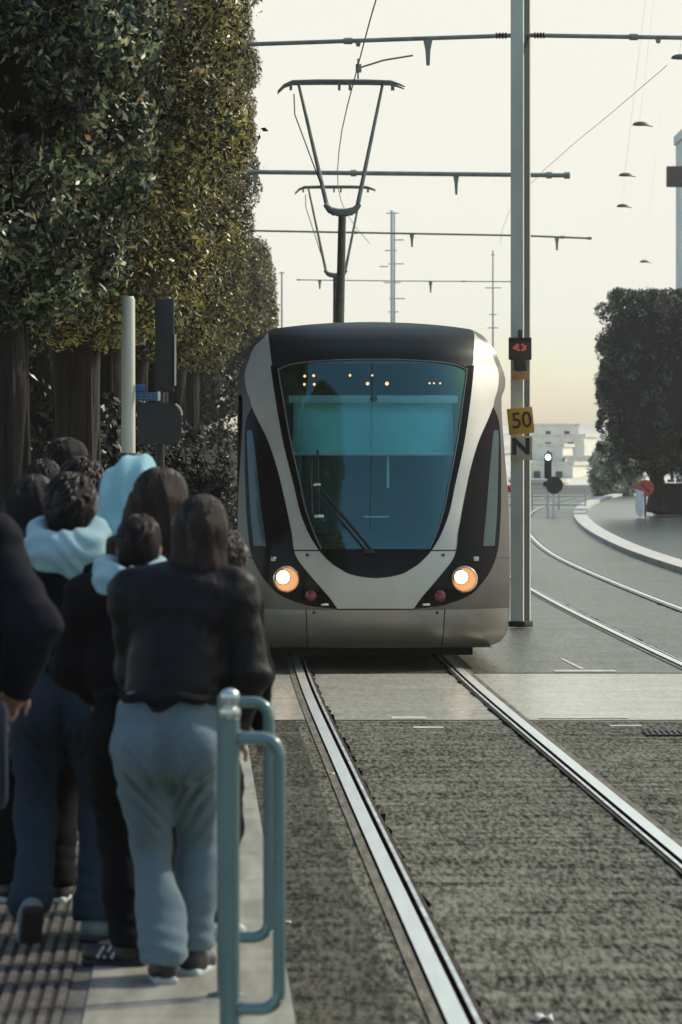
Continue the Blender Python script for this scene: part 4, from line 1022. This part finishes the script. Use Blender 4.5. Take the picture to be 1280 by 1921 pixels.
def cloth(name, col, rough=.85, var=.22, sheen=.0, scale=40, bump=.35): return mat(name, col, rough, var=var, scale=scale, bump=bump, bscale=160, sheen=sheen, spec=.12)
C = dict(
    skin=mat('skin', (.42, .235, .16), .5, var=.10, scale=14), skin2=mat('skin_tan', (.34, .18, .12), .5, var=.10, scale=14),
    hair=mat('dark_hair', (.009, .0055, .006), .55, var=.6, scale=20, stretch=(6, 6, .5), bump=.5, bscale=60, spec=.16),
    strand=mat('hair_strands', (.030, .019, .015), .42, var=.7, scale=30, spec=.35), trim=cloth('knitted_trim', (.010, .009, .011)), patch=cloth('pocket_stitching', (.045, .060, .080)),
    hair_b=mat('brown_hair', (.026, .014, .010), .5, var=.6, scale=20, stretch=(6, 6, .5), bump=.5, bscale=60, spec=.16),
    puffer=mat('black_puffer', (.0045, .0036, .005), .5, var=.4, scale=14, bump=.3, bscale=40, spec=.2),
    black=cloth('black_cloth', (.0045, .0038, .005)), navy=cloth('navy_cloth', (.007, .008, .014)), brown_black=cloth('brown_black_cloth', (.007, .005, .006)),
    sweat=cloth('grey_sweatpants', (.135, .195, .225), .9, .07, .2), jeans=cloth('dark_jeans', (.026, .040, .060), .85, .12),
    hood=cloth('pale_blue_fleece', (.30, .47, .50), .95, .04, .3), hijab=cloth('pale_blue_scarf', (.32, .57, .60), .8, .03, .1),
    blacktrouser=cloth('black_trousers', (.004, .003, .004)), shoe_black=mat('black_shoe', (.010, .009, .011), .5, var=.3, scale=20),
    shoe_grey=mat('grey_shoe', (.12, .17, .18), .6, var=.25, scale=20), shoe_white=mat('white_shoe', (.38, .44, .44), .6, var=.15, scale=20),
    sole=mat('shoe_sole', (.40, .44, .44), .7, var=.2, scale=20), sole_dark=mat('dark_sole', (.02, .015, .02), .8, var=.3, scale=20),
    stripe=mat('shoe_stripe', (.45, .50, .50), .6, var=.1, scale=20), eye=mat('eye', (.05, .03, .02), .2, var=.2, scale=30), bag=cloth('navy_bag', (.018, .024, .038), .7),
)
def ik(a, b, l1, l2, pole):
    a, b, pole = Vector(a), Vector(b), Vector(pole); d = b-a; L = min(d.length, (l1+l2)*.999); dn = d.normalized()
    b = a+dn*L; x = (l1*l1-l2*l2+L*L)/(2*L); hgt = math.sqrt(max(0, l1*l1-x*x))
    pp = pole-dn*pole.dot(dn); pp = pp.normalized() if pp.length > 1e-6 else Vector((0, 0, 1))
    return a+dn*x+pp*hgt, b

def person(label, px, d, H, rz=0., pelvis=(0, 0, 0), chest=(0, .02, 0), head=(0, .03, 0), turn=0., hands=None, feet=None, top='black', bottom='blacktrouser',
           shoe='shoe_black', hair='short', hcol='hair', skin='skin', puff=1., legw=1., flare=1., hood=None, seed=1, h=.012, coat=0., hips=1., poleL=(-.6, -.6, -.5), poleR=(.6, -.6, -.5), stripes=False, sole='sole', group='people waiting on the platform', lz=None, headturn=0.):
    k = H/1.70
    t = thing('person', label, 'person', (X(px, d), d, PZ+.013), rz, group)
    v = lambda x, y, z: np.array((x*k, y*k, z*k))
    P = v(pelvis[0], pelvis[1], .905+pelvis[2]); Ch = P+v(chest[0], chest[1], .385+chest[2]); Nk = Ch+v(chest[0]*.35, chest[1]*.45, .165)
    Hc = Nk+v(head[0], head[1], .135+head[2])
    ct, st = math.cos(turn), math.sin(turn)
    sh = {s: Ch+v(s*.178*ct, s*.178*st, .095) for s in (-1, 1)}
    hp = {s: P+v(s*.088, 0, -.03) for s in (-1, 1)}
    feet = feet or {-1: (-.10, 0, 0, .1, 0), 1: (.10, 0, 0, -.1, 0)}
    hands = hands or {-1: (-.27, .08, .80), 1: (.27, .08, .80)}
    an = {}; kn = {}; fd = {}
    for s in (-1, 1):
        fx, fy, fz, yaw, pitch = feet[s]
        fwd = Vector((-math.sin(yaw)*math.cos(pitch), math.cos(yaw)*math.cos(pitch), -math.sin(pitch)))
        up = Vector((-math.sin(yaw)*math.sin(pitch), math.cos(yaw)*math.sin(pitch), math.cos(pitch)))
        a = Vector(v(fx, fy, fz))+up*.085*k
        kn[s], a2 = ik(hp[s], a, .435*k, .405*k, (s*.08, 1, .1)); an[s] = np.array(a2); fd[s] = (fwd, up); kn[s] = np.array(kn[s])
    el = {}; wr = {}
    for s in (-1, 1):
        e, w = ik(sh[s], v(*hands[s]), .285*k, .25*k, poleL if s < 0 else poleR); el[s] = np.array(e); wr[s] = np.array(w)
    # --- body (one continuous skin surface)
    b = SDF(.03)
    yaw = headturn
    def hd(x, y, z): return Hc+k*np.array((x*math.cos(yaw)-y*math.sin(yaw), x*math.sin(yaw)+y*math.cos(yaw), z))
    Rz = np.array([[math.cos(yaw), -math.sin(yaw), 0], [math.sin(yaw), math.cos(yaw), 0], [0, 0, 1]])
    b.ell(Hc+v(0, 0, .015), (.074*k, .093*k, .098*k), rot=Rz)
    b.ell(hd(0, .030, -.050), (.055*k, .062*k, .066*k), rot=Rz)
    b.cap(hd(0, .088, .0), hd(0, .108, -.032), .008*k, .014*k, .015)              # nose
    b.cap(hd(-.022, .085, -.066), hd(.022, .085, -.066), .010*k, .010*k, .012)    # mouth
    b.cap(hd(-.035, .078, .022), hd(.035, .078, .022), .012*k, .012*k, .015)      # brow
    for s in (-1, 1):
        b.ell(hd(s*.077, -.004, -.012), (.011*k, .020*k, .032*k), k=.008, rot=Rz)
        b.ell(hd(s*.032, .090, .002), (.014*k, .010*k, .009*k), k=.008, rot=Rz, op='s')
    b.cap(Nk-v(0, 0, .02), Hc+v(0, -.012, -.05), .058*k, .052*k)
    b.cap(P, Ch, .095*k, .105*k, fl=(1, 1.2)); b.cap(Ch+v(0, 0, .06), Nk, .08*k, .055*k)
    for s in (-1, 1):
        b.cap(Ch+v(0, 0, .08), sh[s]-v(s*.03, 0, .01), .06*k, .045*k); b.chain([sh[s], el[s], wr[s]], [.045*k, .036*k, .026*k])
        b.chain([hp[s], kn[s], an[s]], [.075*k, .048*k, .036*k])
        b.cap(an[s], an[s]+np.array(fd[s][0])*.10*k-np.array(fd[s][1])*.05*k, .034*k, .024*k)
        # hand: palm, four bent fingers of different length, thumb
        ax = Vector(wr[s]-el[s]).normalized(); side = ax.cross(Vector((0, 1, 0)))
        side = (side if side.length > .1 else Vector((1, 0, 0))).normalized()*(-1 if s > 0 else 1)
        nrm = side.cross(ax).normalized(); cur = nrm if nrm.x*s < 0 else -nrm
        w = Vector(wr[s]); kk = k
        for q, (off, L_) in enumerate(((-.027, .062), (-.009, .072), (.009, .068), (.026, .054))):
            kb = w+ax*.078*kk+side*off*kk
            b.cap(w+ax*.015*kk+side*off*.6*kk, kb, .014*kk, .011*kk, .012)
            m1_ = kb+(ax*.85+cur*.5).normalized()*L_*.5*kk; m2_ = m1_+(ax*.3+cur*.95).normalized()*L_*.5*kk
            b.cap(kb, m1_, .0095*kk, .0085*kk, .004); b.cap(m1_, m2_, .0085*kk, .0075*kk, .004)
        tb_ = w+ax*.02*kk-side*.022*kk; t1_ = tb_+(ax*.6-side*.7+cur*.35).normalized()*.042*kk; b.cap(tb_, t1_, .013*kk, .011*kk, .008); b.cap(t1_, t1_+(ax*.8+cur*.5-side*.15).normalized()*.032*kk, .010*kk, .008*kk, .004)
    body = b.mesh('body', C[skin], t, h)
    e_ = MB()
    for s in (-1, 1):
        c_ = hd(s*.032, .084, .002); e_.lathe([(.001, -.010*k), (.008*k, -.006*k), (.010*k, 0), (.008*k, .006*k), (.001, .010*k)], tuple(c_), 10)
    e_.build('eyes', C['eye'], t)
    # --- jacket
    j = SDF(.045)
    pf = puff
    j.cap(P+v(0, 0, .06-coat), P+v(chest[0]*.5, chest[1]*.5-.005, .20), .150*k*(1+.25*coat+.06*(pf-1)), .150*k*pf, fl=(1, 1.34))
    j.cap(P+v(chest[0]*.5, chest[1]*.5-.005, .20), Ch+v(0, -.005, .0), .150*k*pf, .168*k*pf, fl=(1, 1.30))
    j.cap(Ch+v(-.10*ct, -.10*st, .055), Ch+v(.10*ct, .10*st, .055), .112*k*pf**.5, .112*k*pf**.5)
    j.cap(Ch+v(0, 0, .09), Nk+v(0, -.005, -.015), .095*k, .072*k)
    for s in (-1, 1):
        j.cap(Ch+v(s*.07*ct, 0, .09), sh[s]-v(0, 0, .005), .085*k, .078*k*pf**.5); j.chain([sh[s]-v(0, 0, .01), el[s], wr[s]*.97+el[s]*.03], [.078*k*pf**.6, .066*k*pf, .050*k*pf], .03)
    jn0 = folds(seed, .012, 22, 1.6); jn1 = folds(seed+3, .006, 48, 1.3); jn = lambda x, y, z: jn0(x, y, z)+jn1(x, y, z)
    if pf > 1.05:
        base = jn; jn = lambda x, y, z: base(x, y, z)*.7-.0030*np.abs(np.sin((z+.25*x)*(math.pi/.085)))
    j.mesh('jacket', C[top], t, h, jn)
    # hem band, cuffs, collar seam
    bp_ = P+v(chest[0]*.2, -.008, .118-coat*1.6); rx_, ry_ = .158*k*(1+.25*coat), .130*k*hips**.5
    MB().tube([tuple(bp_+np.array((rx_*math.cos(a*math.pi/16), ry_*math.sin(a*math.pi/16), .006*math.sin(a*1.3)))) for a in range(33)], .017*k, 8, caps=False).build('hem_band', C['trim'], t)
    for s in (-1, 1):
        dv = (wr[s]-el[s]); dv = dv/np.linalg.norm(dv); MB().tube([tuple(wr[s]-dv*.03*k), tuple(wr[s]-dv*.012*k), tuple(wr[s]+dv*.016*k)], [.046*k, .050*k, .044*k], 14).build('cuff', C['trim'], t)
    # --- trousers
    tr_ = SDF(.035)
    tr_.cap(P+v(-.055, 0, .05), P+v(.055, 0, .05), .112*k*hips, .112*k*hips); tr_.cap(P+v(-.06, -.0, -.03), P+v(.06, -.0, -.03), .118*k*hips, .118*k*hips)
    for s in (-1, 1):
        tr_.ell(P+v(s*.080, -.062*hips, -.060), v(.098*hips, .100*hips, .110), k=.025)
        tr_.chain([hp[s]-v(0, .0, .03), kn[s]*.5+hp[s]*.5, kn[s], kn[s]*.45+an[s]*.55, an[s]+(kn[s]-an[s])*(.06 if feet[s][4] > .5 else -.085)],
                  [.112*k*legw*hips**.5, .096*k*legw, .074*k*legw, .070*k*legw*flare, .070*k*legw*flare**1.5], .03)
    for s in (-1, 1):
        if feet[s][4] < .5: tr_.ell(an[s]-np.array(fd[s][1])*(.135)*k, v(.24, .24, .125), k=.015, op='s')
    tr_.cap(P+v(0, -.180, .08), P+v(0, -.150, -.13), .024*k, .034*k, k=.03, op='s')
    f1 = folds(seed+50, .011, 22, .8)
    def tn_(x, y, z):
        u = (z-P[2])/k
        drag = np.exp(-((u+.22)/.13)**2)*.0080*np.sin((z*.8-np.abs(x-P[0])*.9+.25*y)*150/k**1)*(1+.6*np.sin(40*x+9*z))
        hem = np.exp(-((u+.74)/.10)**2)*.0030*np.sin(z*110/k+22*x+13*y)
        return f1(x, y, z)+drag+hem
    tr_.mesh('trousers', C[bottom], t, h, tn_)
    # --- shoes
    for s in (-1, 1):
        fw, up = (np.array(q) for q in fd[s]); A = an[s]-up*.045*k; sd = np.cross(fw, up)
        so = SDF(.02)
        so.cap(A-fw*.035*k, A+fw*.02*k, .042*k, .044*k); so.cap(A+fw*.02*k-up*.005*k, A+fw*.155*k-up*.012*k, .042*k, .030*k); so.cap(A+up*.05*k-fw*.01*k, A, .045*k, .045*k)
        so.cap(A+fw*.08*k-sd*.012*k-up*.01*k, A+fw*.13*k+sd*.008*k-up*.012*k, .038*k, .036*k)
        foot = so.mesh('shoe', C[shoe], t, .009)
        sb = SDF(.012)
        for q in np.linspace(-.055, .165, 10): sb.cap(A+fw*q*k-up*.038*k-sd*.024*k*(1 if q < .12 else .6), A+fw*q*k-up*.038*k+sd*.024*k*(1 if q < .12 else .6), .018*k, .018*k)
        sb.mesh('sole', C[sole], foot, .008)
        if stripes:
            for z_ in (.03, .058, .086):
                for sg in (-1, 1):
                    q = MB()
                    p0 = A+fw*(z_+.022)*k-up*.018*k+sd*sg*.0455*k; p1 = A+fw*(z_-.004)*k+up*.026*k+sd*sg*.034*k; q.tube([p0, p1], .0065, 6).build('stripe', C['stripe'], foot)
    # --- hair
    hs_ = strands(seed, .0022)
    if hair != 'hijab':
        hr = SDF(.03)
        big = {'short': 1.0, 'curly': 1.10, 'long': 1.02, 'big': 1.13, 'tail': 1.05}[hair]
        hr.ell(Hc+v(0, -.012, .028), (.083*k*big, .100*k*big, .096*k*big), rot=Rz)
        hr.ell(hd(0, -.045, -.03), (.075*k*big, .062*k*big, .080*k*big), rot=Rz)
        if hair in ('long', 'big'):
            wd_ = 1.25 if hair == 'big' else 1.0
            for s in (-1, 0, 1):
                hr.chain([hd(s*.04*wd_, -.045, -.01), hd(s*.042*wd_**2, -.07, -.13), hd(s*.046*wd_**2, -.095, -.26), hd(s*.036*wd_, -.11, -.37)], [.056*k*wd_, .050*k*wd_, .042*k*wd_, .020*k], .04)
        if hair == 'tail':
            hr.ell(hd(0, -.10, .03), (.035*k, .035*k, .035*k)); hr.chain([hd(0, -.11, .03), hd(.01, -.15, -.06), hd(-.01, -.15, -.20), hd(-.02, -.14, -.33)], [.035*k, .042*k, .036*k, .014*k], .03)
        hr.ell(hd(0, .088, -.030), (.072*k, .062*k, .085*k), k=.02, rot=Rz, op='s')
        loose = strand_tubes(hair, hd, k, big, seed)
        hr.mesh('hair', C[hcol], t, .010, (lambda x, y, z: hs_(x, y, z)*(1.1 if hair in ('curly', 'big') else .7)), extra=loose)
    else:
        hr = SDF(.05)
        hr.ell(Hc+v(0, -.012, .03), v(.100, .118, .112)); hr.cap(hd(0, -.03, -.0), hd(0, -.05, -.14), .105*k, .125*k)
        hr.chain([hd(0, -.04, -.10), hd(0, -.05, -.24), hd(0, -.07, -.46)], [.125*k, .19*k, .235*k], fl=(1, 1.35))
        for s in (-1, 1): hr.cap(hd(s*.06, -.05, -.05), hd(s*.19, -.06, -.44), .075*k, .085*k)
        hr.ell(hd(0, .105, -.02), v(.066, .07, .085), k=.02, op='s')
        hr.mesh('headscarf', C['hijab'], t, .010, lambda x, y, z: .008*np.sin(75*x+22*z+3*np.sin(9*z))+.006*np.sin(46*x-38*y-12*z))
    if hood:
        hd_ = SDF(.03)
        n_ = 14; pts = []
        for i in range(n_+1):
            a = -2.5+5.0*i/n_; pts.append(Nk+v(.112*math.sin(a), -.085*math.cos(a)-.005, .030-.040*math.cos(a)*.6))
        for i in range(n_): hd_.cap(pts[i], pts[i+1], .040*k, .040*k, .02)
        hd_.ell(Nk+v(0, -.105, -.055), v(.150, .070, .088)); hd_.cap(Nk+v(.01, -.115, -.05), Nk+v(.045, -.125, -.145), .075*k, .035*k); hd_.ell(Nk+v(-.07, -.085, -.02), v(.085, .065, .06)); hd_.ell(Nk+v(.07, -.085, -.02), v(.085, .065, .06))
        hd_.ell(Nk+v(0, -.055, .060), v(.070, .055, .060), k=.03, op='s')
        hd_.mesh('hood', C[hood], t, .009, lambda x, y, z: folds(seed+9, .008, 24, 1.)(x, y, z)+.0035*np.sin(95*z+38*x+4*np.sin(22*x)))
    return t

# front woman, leaning on the barrier
person('woman in grey sweatpants and black puffer jacket with long dark hair beside the barrier', 326, 14.4, 1.63, rz=0, pelvis=(-.022, -.02, -.05), chest=(.050, .10, -.0), head=(.05, .03, .0),
       hands={-1: (-.02, .36, .98), 1: (.205, .14, .83)}, feet={-1: (-.03, -.02, 0, .15, 0), 1: (.06, .22, 0, -.25, 0)}, top='puffer', bottom='sweat', shoe='shoe_black', hair='long', hcol='hair_b', puff=1.06, legw=.93, flare=1.16, seed=3, h=.0095, hips=1.02,
       poleR=(.45, -.6, -.3), poleL=(-.15, -.2, -.8), turn=-.05, headturn=-.25, sole='sole')
# boy in front-left of her
person('boy in black with cropped hair, pale blue hood and striped black shoes', 238, 14.95, 1.53, rz=.1, pelvis=(0.05, 0, 0), chest=(-.02, .05, 0), head=(.03, .04, -.02), hands={-1: (-.10, .30, 1.0), 1: (.16, .26, .95)},
       feet={-1: (0.0, -.10, 0, 1.2, 0), 1: (.12, .04, 0, -.2, 0)}, top='brown_black', hair='short', hood='hood', seed=5, h=.0105, puff=1.18, legw=1.08, stripes=True, headturn=-.15, skin='skin2', sole='sole_dark')
# boy with jeans, one foot lifted
person('boy in dark jeans with a thick pale blue hood and one lifted grey shoe', 133, 15.6, 1.66, rz=-.05, pelvis=(-.02, 0, 0), chest=(.0, .04, 0), head=(.01, .03, -.02), hands={-1: (-.24, .12, .88), 1: (.24, .12, .88)},
       feet={-1: (-.125, -.14, .075, .25, 1.0), 1: (.085, .06, 0, -.35, 0)}, top='black', bottom='jeans', shoe='shoe_grey', hair='curly', hood='hood', seed=7, h=.0105, puff=1.14, legw=1.0, flare=1.05, sole='sole_dark', hips=1.0)
# man cut by the left edge
person('man in a navy jacket cut off by the left edge of the photo', -135, 13.0, 1.80, rz=-.12, hands={-1: (-.3, .05, .86), 1: (.235, .10, .99)}, feet={-1: (-.14, .1, 0, .1, 0), 1: (.03, -.15, 0, -.1, 0)}, top='navy', bottom='navy', hair='short', seed=9, h=.012, puff=1.10, sole='sole_dark')
person('woman wearing a pale blue headscarf behind the two hooded boys', 248, 16.6, 1.70, rz=-.15, hands={-1: (-.2, .2, .95), 1: (.2, .2, .95)}, top='black', hair='hijab', seed=11, h=.014, coat=.25)
person('woman with full dark brown hair between the headscarf and the front woman', 301, 15.9, 1.66, rz=-.1, top='black', hair='big', hcol='hair_b', seed=13, h=.014, headturn=-.6)
person('person with long dark hair at the left, behind the boy in jeans', 62, 17.0, 1.63, top='black', hair='big', seed=15, h=.014)
person('tall man with cropped hair, highest head at the back of the crowd', 126, 20.5, 1.80, top='brown_black', hair='short', skin='skin2', seed=17, h=.015, headturn=-.9)
person('person with short dark hair at the back left, in front of the grey notice board', 80, 19.4, 1.70, top='black', hair='short', seed=19, h=.015)
person('person with round dark hair just right of the tall man at the back', 150, 18.9, 1.70, top='black', hair='curly', seed=21, h=.015, headturn=.4)
person('shorter person mostly hidden by the woman in sweatpants, beside the tram headlight', 366, 15.7, 1.44, rz=-.5, chest=(.05, .03, 0), head=(.035, .03, 0), hands={-1: (-.1, .25, .9), 1: (.2, .22, .9)}, feet={-1: (-.08, 0, 0, .1, 0), 1: (.07, -.05, 0, -.9, 0)}, top='black', bottom='blacktrouser', shoe='shoe_white', hair='curly', seed=23, h=.013)
# bag at the man's side
t = thing('shoulder_bag', 'dark blue bag hanging at the hip of the man at the left edge', 'bag', (X(-30, 12.9), 12.95, PZ+.69), .2)
MB().box((0, 0, .17), (.055, .15, .17), bev=.04).build('pouch', C['bag'], t)
MB().tube([(0, -.12, .33), (-.02, -.10, .52), (-.04, 0, .66), (-.02, .10, .52), (0, .12, .33)], .010, 8).build('strap', C['bag'], t)
# ------------------------------------------------------------------ warm haze over the whole street
m, t_, p_ = newmat('haze'); t_.nodes.remove(p_)
vp = t_.nodes.new('ShaderNodeVolumePrincipled'); vp.inputs['Color'].default_value = (.98, .97, .90, 1); vp.inputs['Density'].default_value = .00032; vp.inputs['Anisotropy'].default_value = .3
t_.links.new(vp.outputs[0], t_.nodes['Material Output'].inputs['Volume'])
hz = MB().box((0, 0, 0), (1, 1, 1)).build('haze', m, smooth=False)
hz.scale = (1600, 1500, 10.6); hz.location = (0, 1150, 9.5); hz['kind'] = 'stuff'
